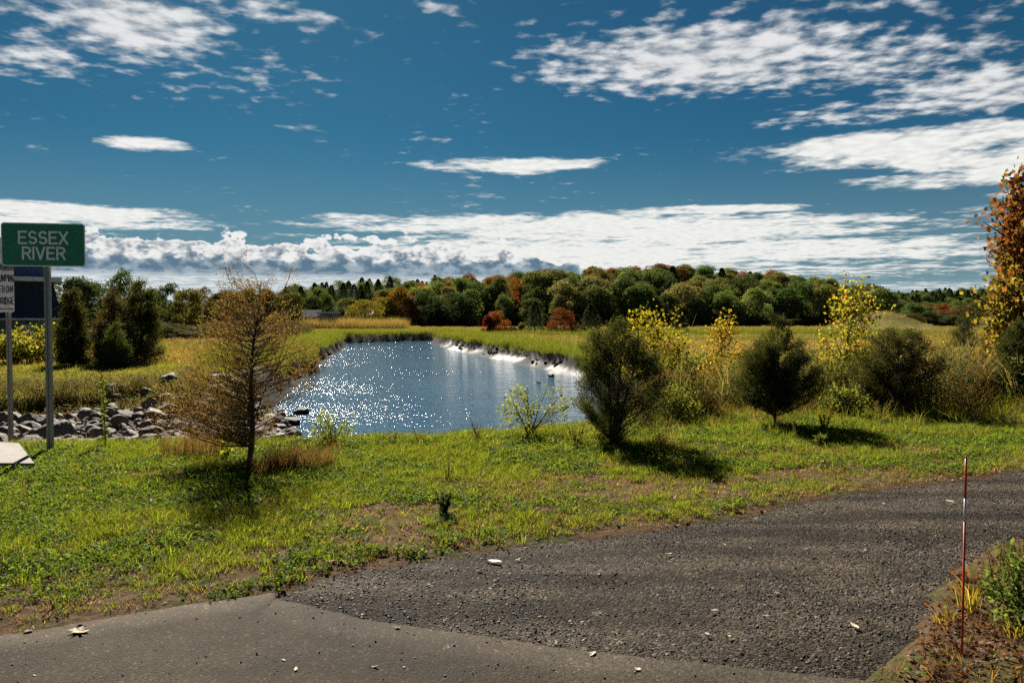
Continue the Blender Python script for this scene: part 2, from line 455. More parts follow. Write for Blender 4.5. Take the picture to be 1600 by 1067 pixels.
def H(x, y):
    x = np.asarray(x, float); y = np.asarray(y, float)
    yc = np.interp(x, [-30, -12, -8, -3, 0, 3, 6, 9, 14, 40], [8.2, 9.5, 9.8, 9.8, 10.3, 13, 18, 22, 24, 30])
    up = -.012 * np.clip(y - 5, 0, 20) + .10 * (fbm(x * .45, y * .45) - .5) * sstep(4, 7, y) + .05 * (fbm(x * 2.1, y * 2.1) - .5)
    yb = y + 2.2 * (fbm(x * .35, y * .05) - .5)
    lowL = np.interp(yb, [10, 12.5, 18, 24, 27.0, 28.0, 30, 40, 60, 80], [-.15, -.50, -1.12, -1.62, -2.05, -1.12, -1.0, -1.0, -1.15, -1.25])
    lowL = lowL + .75 * np.exp(-((x + 10.2) / 2.8) ** 2 - ((y - 26.5) / 4.) ** 2)
    lowR = -1.3 + .10 * (fbm(x * .08, y * .08) - .5)
    xm = np.interp(y, RIV_Y, RIV_L) + 6
    low = np.where(x < xm, lowL + .08 * (fbm(x * .3, y * .3) - .5), lowR)
    wd = np.interp(x, [-6, -2, 1, 4, 9], [2.8, 4.2, 5.5, 8, 10])
    z = up + (low - up) * sstep(0, 1, (y - yc) / wd)
    # verge against the asphalt: the hard surface sits in the ground
    e = y - edge_y(x)
    near = (y < 20) & (np.abs(x) < 32)
    z = np.where(near & (y < 12), z * sstep(0., .8, e) + .02 * sstep(-.02, .25, e), z)
    z = np.where(near & on_hard(x, y, .12), -.05, z)
    bed = near & (~on_hard(x, y, -.02)) & (e < -.2)
    z = np.where(bed, .015 + .05 * (fbm(x * 3, y * 3) - .4), z)
    # river
    d, right = river_d(x, y)
    d = d + .5 * (fbm(x * 1.3, y * 1.3) - .5)
    wm = mud_w(right, y)
    clod = .05 * (fbm(x * 1.1 + 5, y * 1.1) - .5) * sstep(.3, 2., d)
    zb = np.where(d < 0, -2.5 - .9 * sstep(0, 4, -d), np.where(d < wm, -2.5 + .62 * d / wm + clod, -1.88 + (d - wm) * np.where(right, 3.0, np.interp(y, [27, 40, 60], [.75, 1.5, 2.6]))))
    z = np.minimum(z, zb)
    # wooded hill beyond the marsh and the far ridges
    hz = np.interp(x * 340 / np.maximum(y, 200), RIDGE_X, RIDGE_Z)
    z = z + (hz + 1.3) * sstep(262, 325, y) * sstep(620, 430, y)
    z = z + 10.5 * np.exp(-((x + 80) / 75.) ** 2 - ((y - 500) / 70.) ** 2)
    z = z + 17 * np.exp(-((x - 480) / 210.) ** 2 - ((y - 800) / 120.) ** 2)
    z = z + 4.6 * np.exp(-((x - 95) / 8.) ** 2 - ((y - 205) / 12.) ** 2)
    return z

def Hs(x, y): return float(H(np.array([x]), np.array([y]))[0])

def build_ground():
    dt = .0185
    a = 5.
    tx = np.arange(-math.asinh(1600 / a), math.asinh(1600 / a) + dt, dt)
    xs = a * np.sinh(tx)
    ty = np.arange(-math.asinh(30 / a), math.asinh(4000 / a) + dt, dt)
    ys = 5.5 + a * np.sinh(ty)
    X, Y = np.meshgrid(xs, ys)
    Z = H(X, Y)
    co = np.stack([X, Y, Z], -1).reshape(-1, 3)
    ny, nx = X.shape
    i = np.arange(ny * nx).reshape(ny, nx)
    f = np.stack([i[:-1, :-1], i[:-1, 1:], i[1:, 1:], i[1:, :-1]], -1).reshape(-1, 4)
    me = mesh_np('ground', co, f, True)
    d, right = river_d(X, Y)
    marsh = np.where(right, sstep(26, 36, Y + 6 * (fbm(X * .2, Y * .2) - .5)), sstep(29, 40, Y))
    wm = mud_w(right, Y)
    mud = sstep(wm + .9, wm + .4, d)
    wet = sstep(wm * .95, wm * .55, d) * np.where(right, 1., 0.) * sstep(50, 56, Y) * sstep(124, 116, Y) * (.35 + .65 * sstep(.3, .5, fbm(X * .3 + 3, Y * .2)))
    mud = np.maximum(mud, ((Y > 11.5) & (Y < 27.3) & (X < np.interp(Y, RIV_Y, RIV_L) + 1)) * sstep(10.5, 12., Y))
    wood = sstep(255, 268, Y)
    attr = me.color_attributes.new('zone', 'FLOAT_COLOR', 'POINT')
    c = np.stack([marsh, mud, wood, wet], -1).astype(np.float32)
    attr.data.foreach_set('color', c.ravel())
    tag(link('ground', me, MAT['ground']), kind='structure')

def strip(name, xs, lo, hi, n, zf, mat, skirt=.06):
    """a sheet between two curves y=lo(x) and y=hi(x), with a turned-down rim"""
    t = np.linspace(0, 1, n)
    X = np.repeat(xs[:, None], n, 1); Y = lo[:, None] + (hi - lo)[:, None] * t[None]
    Z = zf(X, Y)
    X = np.concatenate([X[:, :1], X, X[:, -1:]], 1); Y = np.concatenate([Y[:, :1] - .01, Y, Y[:, -1:] + .01], 1)
    Z = np.concatenate([Z[:, :1] - skirt, Z, Z[:, -1:] - skirt], 1)
    m, n2 = X.shape
    i = np.arange(m * n2).reshape(m, n2)
    f = np.stack([i[:-1, :-1], i[1:, :-1], i[1:, 1:], i[:-1, 1:]], -1).reshape(-1, 4)
    return link(name, mesh_np(name, np.stack([X, Y, Z], -1).reshape(-1, 3), f, True), mat)

def path_z(x, y): return -.006 + .022 * (fbm(x * 1.1, y * 1.1) - .5) + .012 * (fbm(x * 6, y * 6) - .5)
def road_z(x, y): return .004 + .008 * (fbm(x * .9, y * .9) - .5)

def build_hard():
    xs = np.concatenate([np.arange(-14, -4, .2), np.arange(-4, 4, .03), np.arange(4, 24, .15)])
    top = np.minimum(edge_y(xs), pave_y(xs))
    tag(strip('road', xs, np.full_like(xs, -14.), top, 60, road_z, MAT['asphalt']), kind='structure')
    xs = np.concatenate([np.arange(-1.395, 5, .03), np.arange(5, 30, .15)])
    lo = np.where(xs < 1.3, pave_y(xs) - .12, np.maximum(pave_y(xs) - .12, bed_y(xs)))
    hi = np.maximum(edge_y(xs), lo + .01)
    tag(strip('gravel_path', xs, lo, hi, 70, path_z, MAT['millings']), kind='structure')
    me = mesh_np('river', [(-90, 12, -2.5), (90, 12, -2.5), (90, 175, -2.5), (-90, 175, -2.5)], [(0, 1, 2, 3)])
    tag(link('river', me, MAT['water']), kind='structure')
    m = MB(); poly = [(-5.22, 8.66), (-6.25, 10.05), (-12, 12), (-12, 8.95)]
    zt = .06
    m.add([(x, y, zt) for x, y in poly] + [(x, y, -.2) for x, y in poly], [(0, 1, 2, 3), (0, 4, 5, 1), (1, 5, 6, 2), (2, 6, 7, 3), (3, 7, 4, 0)])
    tag(m.build('concrete_walk', plain('concrete', (.24, .21, .185), (.17, .15, .13), 5, .85, .2, .003, 60)), kind='structure')

build_ground()
build_hard()
# ------------------------------------------------------------------ plant building
def unit(n):
    v = rng.normal(size=(n, 3)); return v / np.linalg.norm(v, axis=1, keepdims=True)
def norm(v): return v / np.maximum(np.linalg.norm(v, axis=-1, keepdims=True), 1e-9)

def leaf_arrays(pos, d, L, W, nrm=None):
    """rhombic leaves: base, side, tip, side"""
    n = len(pos)
    side = norm(np.cross(d, unit(n) if nrm is None else nrm))
    L = np.broadcast_to(np.asarray(L, float), (n,))[:, None]; W = np.broadcast_to(np.asarray(W, float), (n,))[:, None]
    bow = norm(np.cross(side, d)) * L * .12
    v = np.stack([pos, pos + d * L * .45 + side * W / 2 + bow, pos + d * L, pos + d * L * .45 - side * W / 2 + bow], 1)
    return v.reshape(-1, 3)

def quads(n): return np.arange(4 * n, dtype=np.int32).reshape(-1, 4)

def leaf_mesh(name, pos, d, L, W, col, mat, nrm=None):
    me = mesh_np(name, leaf_arrays(pos, d, L, W, nrm), quads(len(pos)))
    set_col(me, np.repeat(np.asarray(col, np.float32), 4, 0))
    me.materials.append(mat)
    return me

def pick_cols(n, cols, jit=.18):
    c = np.array(cols, float)[rng.integers(0, len(cols), n)]
    t = rng.random((n, 1)); c2 = np.array(cols, float)[rng.integers(0, len(cols), n)]
    c = c * (1 - t * .5) + c2 * t * .5
    return c * (1 + jit * rng.normal(size=(n, 1))).clip(.5, 1.6)

# ---- unit-height woodland trees, shared by all far trees
def crown_round(seed, wide=.46, low=.18, nl=26, per=300, leaf=.03):
    global rng
    keep = rng; rng = np.random.default_rng(seed)
    P, D, N, C = [], [], [], []
    ch = (1 - low) / 2
    for i in range(nl):
        u = unit(1)[0]; u[2] = u[2] * .9 + .1
        r = rng.uniform(.12, .20)
        c = np.array([u[0] * (wide - r) * rng.uniform(.7, 1.08), u[1] * (wide - r) * rng.uniform(.7, 1.08), low + ch + u[2] * (ch - r * .7)])
        if i == 0: c = np.array([0, 0, 1 - .17]); r = .17
        n = per
        q = unit(n); q[:, 2] = np.where(q[:, 2] < -.35, -q[:, 2], q[:, 2])
        rad = r * rng.uniform(.72, 1.1, n) * (1 + .25 * np.sin(q[:, 0] * 7 + i) * np.sin(q[:, 1] * 6 - i) * np.cos(q[:, 2] * 5))
        P.append(c + q * rad[:, None] * [1, 1, .85]); N.append(norm(q + .55 * rng.normal(size=(n, 3))))
        C.append(np.repeat((rng.uniform(.85, 1.15) * np.array([[1, 1, 1.]])), n, 0) * (1 + .16 * rng.normal(size=(n, 1))).clip(.6, 1.5))
    P, N, C = np.concatenate(P), np.concatenate(N), np.concatenate(C)
    D = norm(np.cross(N, unit(len(P))))
    k = rng.uniform(.7, 1.3, len(P))
    me = leaf_mesh('crown', P, D, leaf * k, leaf * .8 * k, C, MAT['far_leaf'], N)
    rng = keep
    return me

def crown_conifer(seed, wide=.26, low=.06, n=5200, leaf=.03, droop=.1, ragged=.3):
    global rng
    keep = rng; rng = np.random.default_rng(seed)
    t = rng.random(n) ** .75; h = low + (1 - low) * t
    tiers = 11; ph = rng.uniform(0, 6.28, tiers + 1)
    k = np.minimum((t * tiers).astype(int), tiers)
    a = rng.uniform(0, 6.28, n)
    lobes = 1 + ragged * np.sin(a * 3 + ph[k]) * .8 + ragged * .5 * np.sin(a * 7 + ph[k] * 3)
    saw = 1 - .35 * ((t * tiers) % 1)
    prof = wide * (1 - t) ** .75 * np.minimum(1, t * 7 + .45)
    r = prof * lobes * saw * rng.uniform(.35, 1., n) ** .5 + .01
    P = np.stack([r * np.cos(a), r * np.sin(a), h], 1)
    D = norm(np.stack([np.cos(a), np.sin(a), .45 - droop + 0 * a], 1) + .5 * rng.normal(size=(n, 3)))
    C = np.ones((n, 3)) * (1 + .2 * rng.normal(size=(n, 1))).clip(.5, 1.6)
    kk = rng.uniform(.7, 1.3, n)
    me = leaf_mesh('crown', P, D, leaf * kk, leaf * .5 * kk, C, MAT['far_leaf'])
    rng = keep
    return me

def trunk_proto(seed, top=.62, r=.022, limbs=6, spread=.28):
    rr = random.Random(seed); m = MB()
    pts = [(0, 0, -.03)] + [(rr.uniform(-.012, .012), rr.uniform(-.012, .012), top * q / 4) for q in range(1, 5)]
    m.tube(pts, [r * 1.25, r, r * .8, r * .6, r * .35], 7)
    for i in range(limbs):
        z = top * rr.uniform(.35, .9); a = i * 2.4 + rr.uniform(-.4, .4); l = spread * rr.uniform(.7, 1.1)
        m.tube([(0, 0, z), (math.cos(a) * l * .5, math.sin(a) * l * .5, z + l * .3), (math.cos(a) * l, math.sin(a) * l, z + l * .75)], [r * .5, r * .33, r * .12], 5)
    me = m.mesh('trunk'); me.materials.append(MAT['bark'])
    return me

ROUND = [crown_round(100 + i, w, lo) for i, (w, lo) in enumerate([(.50, .04), (.46, .02), (.54, .0), (.42, .02), (.48, .05)])]
SLIM = [crown_round(120 + i, w, lo, 16) for i, (w, lo) in enumerate([(.32, .03), (.36, .02)])]
CONE = [crown_conifer(140, .27), crown_conifer(141, .33, .08, ragged=.45), crown_conifer(142, .22, .1)]
TRK = [trunk_proto(1), trunk_proto(2), trunk_proto(3)]
TRKC = trunk_proto(9, .95, .016, 4, .12)

def far_tree(name, x, y, h, w, crown, color, label, cat='tree', group=None, sink=.1, rz=None):
    """a tree of height h and crown width factor w standing at x,y"""
    t = empty(name, (x, y, Hs(x, y) - sink), random.uniform(0, 6.28) if rz is None else rz)
    t.scale = (h * w, h * w, h)
    c = link('crown', crown, None, t); c.color = tuple(color) + (1,)
    link('trunk', TRKC if crown in CONE else random.choice(TRK), None, t)
    return tag(t, label, cat, group)

def px_x(px, dist): return (px - 800) / FPX * dist
def px_h(py, dist): return EYE + (HORIZON - py) / FPX * dist

def far_px(name, px, py_top, dist, width_px, crown, color, label, group=None, cat='tree'):
    x = px_x(px, dist); h = px_h(py_top, dist) - Hs(x, dist)
    base = {id(m): b for m, b in zip(ROUND + SLIM + CONE, [1.0, .92, 1.08, .84, .96, .64, .72, .50, .60, .42])}[id(crown)]
    w = width_px / FPX * dist / (h * base)
    return far_tree(name, x, dist, h, w, crown, color, label, cat, group)

# ---- plants near enough to show their branches
def bush(name, px, py, dist, profile, cols, tips=200, per=60, L=.035, W=.012, spread=.05, mat='needle', label='', cat='tree', group=None,
         trunk_r=.03, slope=.8, bark='bark_red', stems=1, lean=0., top_thin=1., gap=.0, shell=.32, dirjit=.55, crown='crown', extra=()):
    """trunk, branches reaching to points spread through the crown's outline, and leaves round the branch ends.
    profile rows are (image row, left, right) at that distance, turned into metres"""
    s = dist / FPX
    x0 = px_x(px, dist); z0 = Hs(x0, dist)
    py = HORIZON + (EYE - z0) * FPX / dist            # the image row of the foot
    rows = sorted([(max((py - r[0]) * s, .04 + .001 * i), ((r[1] + r[2]) / 2 - px) * s, (r[2] - r[1]) / 2 * s * 1.1) for i, r in enumerate(profile)])
    hs, cs, rs = (np.array(q) for q in zip(*rows))
    htop = hs[-1]
    hh = rng.uniform(hs[0], hs[-1], tips * 6)
    wgt = np.interp(hh, hs, rs) ** 1.5
    hh = hh[rng.random(len(hh)) < wgt / wgt.max()][:tips]
    r = np.interp(hh, hs, rs); a = rng.uniform(0, 2 * math.pi, len(hh))
    r = r * (.66 + .66 * fbm(a * 1.3 + px, hh / htop * 6.5 + py, 2)) * np.where(rng.random(len(hh)) < .07, 1.25, 1.); a = a + rng.normal(size=len(a)) * .1
    rad = r * rng.random(len(hh)) ** shell
    tip = np.stack([np.interp(hh, hs, cs) + rad * np.cos(a), rad * np.sin(a) * .95, hh], 1)
    if gap:
        kx = fbm(tip[:, 0] * 2.6 / r.max() + 40, tip[:, 2] * 2.6 / r.max() + tip[:, 1] / r.max() * 2.2, 2)
        tip = tip[kx > gap]
    n_body = len(tip)
    if len(extra): tip = np.concatenate([tip, np.array([((a_ - px) * s, random.uniform(-.1, .1), (py - b_) * s) for a_, b_ in extra])])
    root = empty(name, (x0, dist, z0)); tag(root, label, cat, group)
    tm = MB()
    trunks = []
    for q in range(stems):
        off = 0 if stems == 1 else (q - (stems - 1) / 2)
        def tpos(h, off=off):
            u = h / htop
            return Vector((np.interp(h, hs, cs) * min(1, u * 1.3) + lean * math.sin(u * 3.1) + off * rs.max() * .5 * u, off * .05 + .03 * math.sin(u * 5 + off), h))
        n = 9
        tm.tube([(tpos(0)[0] * 1.0, tpos(0)[1], -.08)] + [tpos(htop * .97 * i / n) for i in range(n + 1)], [trunk_r * 1.35] + [trunk_r * (1 - .93 * (i / n)) for i in range(n + 1)], 7)
        trunks.append(tpos)
    P, D, C = [], [], []
    for i, p in enumerate(tip):
        tp = trunks[i % stems]
        rr_ = math.hypot(p[0] - tp(p[2])[0], p[1])
        hb = max(hs[0] * .6, p[2] - rr_ * (slope * random.uniform(.35, 1.65) if i < n_body else 2.2))
        a0 = tp(hb); b = Vector(p); d = b - a0
        mid1 = a0 + d * .4 + Vector((random.uniform(-1, 1), random.uniform(-1, 1), random.uniform(-.9, .2))) * d.length * .10
        mid2 = a0 + d * .75 + Vector((random.uniform(-1, 1), random.uniform(-1, 1), random.uniform(-.8, .3))) * d.length * .08
        br = trunk_r * min(.30, .10 + d.length * .13)
        tm.tube([a0, mid1, mid2, b], [br, br * .65, br * .4, br * .15], 4, False)
        thin = np.interp(p[2] / htop, [0, .72, .85, 1], [1, 1, top_thin, top_thin])
        n = max(3, int(per * thin * random.uniform(.6, 1.3)))
        t = rng.random(n) ** .6
        m2, bb, m1 = np.array(mid2), np.array(b), np.array(mid1)
        base = np.where(t[:, None] > .5, m2 + (bb - m2) * (t[:, None] - .5) * 2, m1 + (m2 - m1) * t[:, None] * 2)
        base = base + rng.normal(size=(n, 3)) * spread * (.5 + .5 * t[:, None])
        bd = np.array(d.normalized())
        P.append(base); D.append(norm(bd * .7 + np.array([0, 0, .35]) + dirjit * rng.normal(size=(n, 3))))
        C.append(pick_cols(n, cols, .16) * random.uniform(.8, 1.2))
    P, D, C = np.concatenate(P), np.concatenate(D), np.concatenate(C)
    kk = rng.uniform(.65, 1.3, len(P))
    me = leaf_mesh(crown, P, D, L * kk, W * kk, C, MAT[mat])
    tr = tm.build('trunk', MAT[bark], root)
    link(crown, me, None, root)
    return root

# ---- scattered ground cover
def blades(n, rad, h, w, bend, cols, hvar=.35):
    a = rng.uniform(0, 6.28, n); r = rad * np.sqrt(rng.random(n))
    b = np.stack([r * np.cos(a), r * np.sin(a), np.full(n, -.01)], 1)
    hh = h * (1 + hvar * rng.normal(size=n)).clip(.35, 1.8)
    a2 = a + rng.normal(size=n) * .9; bn = bend * hh * rng.uniform(.2, 1.3, n)
    out = np.stack([np.cos(a2), np.sin(a2), 0 * a2], 1)
    f = rng.uniform(0, 6.28, n); sd = np.stack([np.cos(f), np.sin(f), 0 * f], 1) * w / 2
    m1 = b + out * (bn * .30)[:, None] + np.array([0, 0, 1]) * (hh * .55)[:, None]
    tp = b + out * bn[:, None] + np.array([0, 0, 1]) * (hh * (1 - .25 * bend))[:, None]
    v = np.stack([b - sd, b + sd, m1 + sd * .8, m1 - sd * .8, tp + sd * .12, tp - sd * .12], 1).reshape(-1, 3)
    i = np.arange(n, dtype=np.int32)[:, None] * 6
    fc = np.concatenate([i + np.array([[0, 1, 2, 3]]), i + np.array([[3, 2, 4, 5]])], 0)
    return v, fc, np.repeat(pick_cols(n, cols, .2), 6, 0)

def tuft(name, *sets, mat='leaf'):
    V, F, C, o = [], [], [], 0
    for v, f, c in sets:
        V.append(v); F.append(f + o); C.append(c); o += len(v)
    me = mesh_np(name, np.concatenate(V), np.concatenate(F))
    set_col(me, np.concatenate(C)); me.materials.append(MAT[mat])
    return bpy.data.objects.new(name, me)

def rosette(n, rad, h, L, W, cols, tilt=.5):
    a = rng.uniform(0, 6.28, n); r = rad * np.sqrt(rng.random(n))
    p = np.stack([r * np.cos(a), r * np.sin(a), h * rng.uniform(.3, 1.1, n)], 1)
    a2 = rng.uniform(0, 6.28, n)
    d = norm(np.stack([np.cos(a2), np.sin(a2), tilt * rng.normal(size=n)], 1))
    nrm = norm(np.array([0, 0, 1.]) + .45 * rng.normal(size=(n, 3)))
    k = rng.uniform(.6, 1.3, n)
    return leaf_arrays(p, d, L * k, W * k, nrm), quads(n), np.repeat(pick_cols(n, cols, .2), 4, 0)

def scatter(name, protos, P, scale, kind='stuff', tilt=.12, idx=None, parent=None, label=None, cat=None, rot=None):
    col = bpy.data.collections.new(name + '_kinds')
    for i, o in enumerate(protos):
        o.name = '%s_kind_%02d' % (name, i); col.objects.link(o)
    me = bpy.data.meshes.new(name); n = len(P)
    me.vertices.add(n); me.vertices.foreach_set('co', np.asarray(P, np.float32).ravel())
    a = me.attributes.new('size', 'FLOAT_VECTOR', 'POINT')
    sc = np.asarray(scale, np.float32); sc = np.repeat(sc[:, None], 3, 1) if sc.ndim == 1 else sc
    a.data.foreach_set('vector', np.ascontiguousarray(sc).ravel())
    a = me.attributes.new('turn', 'FLOAT_VECTOR', 'POINT')
    if rot is None: rot = np.stack([rng.normal(size=n) * tilt, rng.normal(size=n) * tilt, rng.uniform(0, 6.28, n)], 1)
    a.data.foreach_set('vector', rot.astype(np.float32).ravel())
    a = me.attributes.new('pick', 'INT', 'POINT')
    if idx is None: idx = rng.integers(0, len(protos), n)
    a.data.foreach_set('value', np.asarray(idx, np.int32))
    o = link(name, me, None, parent)
    ng = bpy.data.node_groups.new(name, 'GeometryNodeTree')
    ng.interface.new_socket('Geometry', in_out='INPUT', socket_type='NodeSocketGeometry')
    ng.interface.new_socket('Geometry', in_out='OUTPUT', socket_type='NodeSocketGeometry')
    k = NT(ng)
    gi, go = k.add('NodeGroupInput'), k.add('NodeGroupOutput')
    ip = k.add('GeometryNodeInstanceOnPoints'); ci = k.add('GeometryNodeCollectionInfo')
    ci.inputs['Collection'].default_value = col; ci.inputs['Separate Children'].default_value = True; ci.inputs['Reset Children'].default_value = True
    def att(nm, ty):
        nd = k.add('GeometryNodeInputNamedAttribute', data_type=ty); nd.inputs['Name'].default_value = nm
        return nd.outputs['Attribute']
    k.l.new(gi.outputs[0], ip.inputs['Points']); k.l.new(ci.outputs[0], ip.inputs['Instance'])
    ip.inputs['Pick Instance'].default_value = True
    k.l.new(att('pick', 'INT'), ip.inputs['Instance Index']); k.l.new(att('size', 'FLOAT_VECTOR'), ip.inputs['Scale'])
    e = k.add('FunctionNodeEulerToRotation'); k.l.new(att('turn', 'FLOAT_VECTOR'), e.inputs[0]); k.l.new(e.outputs[0], ip.inputs['Rotation'])
    k.l.new(ip.outputs[0], go.inputs[0])
    md = o.modifiers.new('scatter', 'NODES'); md.node_group = ng
    return tag(o, label, cat, None, kind)

def sample(n, x0, x1, y0, y1, dens):
    x = rng.uniform(x0, x1, n); y = rng.uniform(y0, y1, n)
    k = rng.random(n) < dens(x, y)
    x, y = x[k], y[k]
    return x, y, np.stack([x, y, H(x, y)], 1)

GREEN = [(.115, .170, .016), (.145, .195, .020), (.09, .135, .016), (.17, .195, .026)]
DRY = [(.22, .15, .075), (.16, .10, .05), (.26, .19, .10)]
OLIVE = [(.19, .17, .035), (.15, .155, .03), (.22, .18, .05)]

def ground_cover():
    t = [tuft('t', blades(16, .05, .075, .0065, .8, GREEN)), tuft('t', blades(20, .06, .10, .0065, .9, GREEN)),
         tuft('t', blades(14, .06, .055, .006, .7, GREEN + OLIVE)), tuft('t', blades(16, .05, .09, .006, 1., GREEN), blades(5, .06, .10, .005, 1., DRY)),
         tuft('t', rosette(26, .08, .045, .024, .020, [(.085, .145, .02), (.105, .17, .025), (.07, .12, .02)])), tuft('t', rosette(20, .07, .06, .032, .022, [(.085, .15, .02), (.125, .17, .03)])),
         tuft('t', blades(14, .06, .05, .006, 1.2, DRY)), tuft('t', rosette(16, .09, .02, .028, .016, [(.15, .075, .035), (.21, .12, .06), (.10, .05, .03)], .3))]
    def dens(x, y):
        d = np.interp(y, [3, 7, 12, 27], [1., .9, .5, .22])
        yc = np.interp(x, [-12, -8, -3, 0, 3, 6, 9, 14], [10.2, 10.8, 11.2, 12.2, 17, 21, 26, 30])
        d = d * (y < yc) * (np.abs(x) < .72 * y + 1.5)
        e = y - edge_y(x)
        patch = fbm(x * 1.0 + 7, y * 1.2, 3)
        bare = sstep(.36, .52, patch + .20 * sstep(1.0, 3.6, e) + .01)
        d = d * (.34 + .66 * bare) * sstep(-.05, .25, e + .12 * (fbm(x * 7, y * 7) - .5))
        return np.where(on_hard(x, y, 0.), 0., d) * (x > -5.2 - (y - 8.6) * .72 - 9 * (y < 8.6))
    x, y, P = sample(560000, -11, 20, 3.2, 27, dens)
    e = y - edge_y(x)
    dry = np.clip(sstep(2.4, .2, e) * .45 + .65 * sstep(.50, .66, fbm(x * .8 + 4, y * .9)) + .16, 0, .85) * (1 - .40 * sstep(.5, -1.5, x))
    bare = sstep(.36, .52, fbm(x * 1.0 + 7, y * 1.2, 3) + .20 * sstep(1.0, 3.6, e) + .01)
    dry = np.maximum(dry, .88 * (1 - bare))
    u = rng.random(len(x)); cl = fbm(x * 1.6 + 3, y * 1.6) > .45
    idx = np.where(u < dry, rng.choice([6, 7, 6, 2], len(x)), np.where(cl & (rng.random(len(x)) < .75), rng.integers(4, 6, len(x)), rng.integers(0, 4, len(x))))
    sc = rng.uniform(.7, 1.35, len(x)) * np.interp(y - .25 * np.clip(x, 0, 9), [4, 8, 10, 12, 16], [.62, .72, .9, 1.25, 2.0]) * (.75 + .5 * fbm(x * 2, y * 2))
    scatter('lawn_grass', t, P, sc, label=None, idx=idx)
    # dead stems and tufts on the corner bed by the stake
    x, y, P = sample(7000, 1.2, 8, 3.0, 8, lambda x, y: (~on_hard(x, y, -.04)) & (y < bed_y(x) - .02) & (x < .72 * y + .6))
    bd = [tuft('d', blades(12, .05, .05, .004, 1.6, [(.15, .075, .035), (.10, .05, .025), (.19, .11, .055)])), tuft('d', rosette(14, .06, .02, .03, .016, [(.11, .045, .022), (.15, .07, .035), (.065, .035, .022)], .4)),
          tuft('d', blades(8, .04, .09, .004, 1.3, [(.22, .13, .05), (.16, .09, .04)])), tuft('d', rosette(10, .04, .03, .022, .014, [(.07, .11, .03), (.12, .12, .03)]))]
    scatter('bed_litter', bd, P, rng.uniform(.6, 1.3, len(x)), idx=rng.choice([0, 1, 2, 0, 1, 1, 3], len(x)))
    # taller grass and weeds towards the river and along the right
    w = []
    for q in range(4):
        stem = blades(10, .10, .42, .007, .55, OLIVE + GREEN)
        st2 = blades(22, .12, .26, .007, .9, GREEN + OLIVE)
        w.append(tuft('w', stem, st2, rosette(24, .10, .22, .035, .014, [(.08, .12, .025), (.12, .14, .03)])))
    for q in range(2):
        w.append(tuft('w', blades(26, .10, .45, .005, .7, DRY)))
    def dens2(x, y):
        yc = np.interp(x, [-9, -3, 0, 3, 6, 9, 14], [9.8, 10.0, 10.4, 11.3, 12.0, 13, 15])
        return sstep(-.6, 2.5, y - yc) * (y < yc + np.interp(x, [-9, 0, 3, 9], [1.2, 1.5, 6, 14])) * (np.abs(x) < .72 * y + 1) * .62 * (.4 + fbm(x * .8, y * .8)) * np.where(on_hard(x, y, -.3), 0, 1)
    x, y, P = sample(42000, -9, 22, 9.5, 30, dens2)
    idx = np.where(rng.random(len(x)) < np.clip(.12 + .55 * (fbm(x * .5 + 2, y * .5) - .45) * 2 + .03 * np.clip(x - 6, 0, 8), 0, .7), rng.integers(4, 6, len(x)), rng.integers(0, 4, len(x)))
    sc = rng.uniform(.45, 1.1, len(x)) * np.interp(x, [-9, -3, 0, 3, 8, 14], [.22, .28, .42, .62, .95, 1.15])
    scatter('tall_grass', w, P, sc, idx=idx, tilt=.16)
    sc_ = []
    for cs in ([(.06, .075, .025), (.09, .10, .03)], [(.12, .10, .04), (.09, .07, .03)], [(.13, .14, .035), (.10, .12, .03)], [(.10, .06, .035), (.13, .09, .04)]):
        st = blades(26, .28, .85, .012, .5, cs + DRY[:1])
        n = 420; a = rng.uniform(0, 6.28, n); h = rng.uniform(.1, .95, n); r = .42 * np.sqrt(rng.random(n)) * (1.1 - .6 * h)
        pp = np.stack([r * np.cos(a), r * np.sin(a), h * .9], 1)
        sc_.append(tuft('s', st, (leaf_arrays(pp, norm(unit(n) + [0, 0, .5]), .055, .022), quads(n), np.repeat(pick_cols(n, cs, .2), 4, 0))))
    def dens5(x, y):
        yc = np.interp(x, [2, 4, 6, 9, 14, 22], [12.6, 13.6, 14.0, 13.8, 14.2, 16])
        return sstep(0, 2.5, y - yc) * (y < np.interp(x, [2, 5, 9, 22], [17.5, 21, 26, 33])) * (x > 2.2) * (x < .72 * y + 1) * (.25 + .75 * sstep(.30, .55, fbm(x * .45 + 1, y * .45)))
    x, y, P = sample(7600, 2, 23, 12.5, 33, dens5)
    scatter('bank_scrub', sc_, P, rng.uniform(.55, 1.25, len(x)), idx=np.where(rng.random(len(x)) < .7, (fbm(x * .35 + 9, y * .35) * 8).astype(int) % 4, rng.integers(0, 4, len(x))))
    # marsh grass: dense fringe along the creek, shorter meadow behind
    g = [tuft('m', blades(70, .5, .72, .016, .6, [(.105, .13, .022), (.135, .148, .03), (.085, .108, .022)])) for q in range(3)]
    g += [tuft('m', blades(60, .65, .34, .022, .8, c)) for c in ([(.20, .155, .055), (.23, .17, .065)], [(.125, .13, .035), (.155, .145, .04)], [(.165, .105, .045), (.19, .13, .055)])]
    g += [tuft('m', blades(60, .6, .8, .016, .6, [(.20, .14, .06), (.15, .10, .045), (.17, .13, .06)])) for q in range(2)]
    def land(x, y, lo, hi):
        d, right = river_d(x, y)
        wm = mud_w(right, y)
        return d - wm, right
    def dens3(x, y):
        e, right = land(x, y, 0, 0)
        return (e > .1) * (e < 5) * np.interp(e, [.4, 2.5, 5], [1, .8, .15]) * (y > np.where(right, 34, 44)) * (np.abs(x) < .75 * y)
    x, y, P = sample(90000, -75, 72, 34, 165, dens3)
    fr = fbm(x * .25, y * .25)
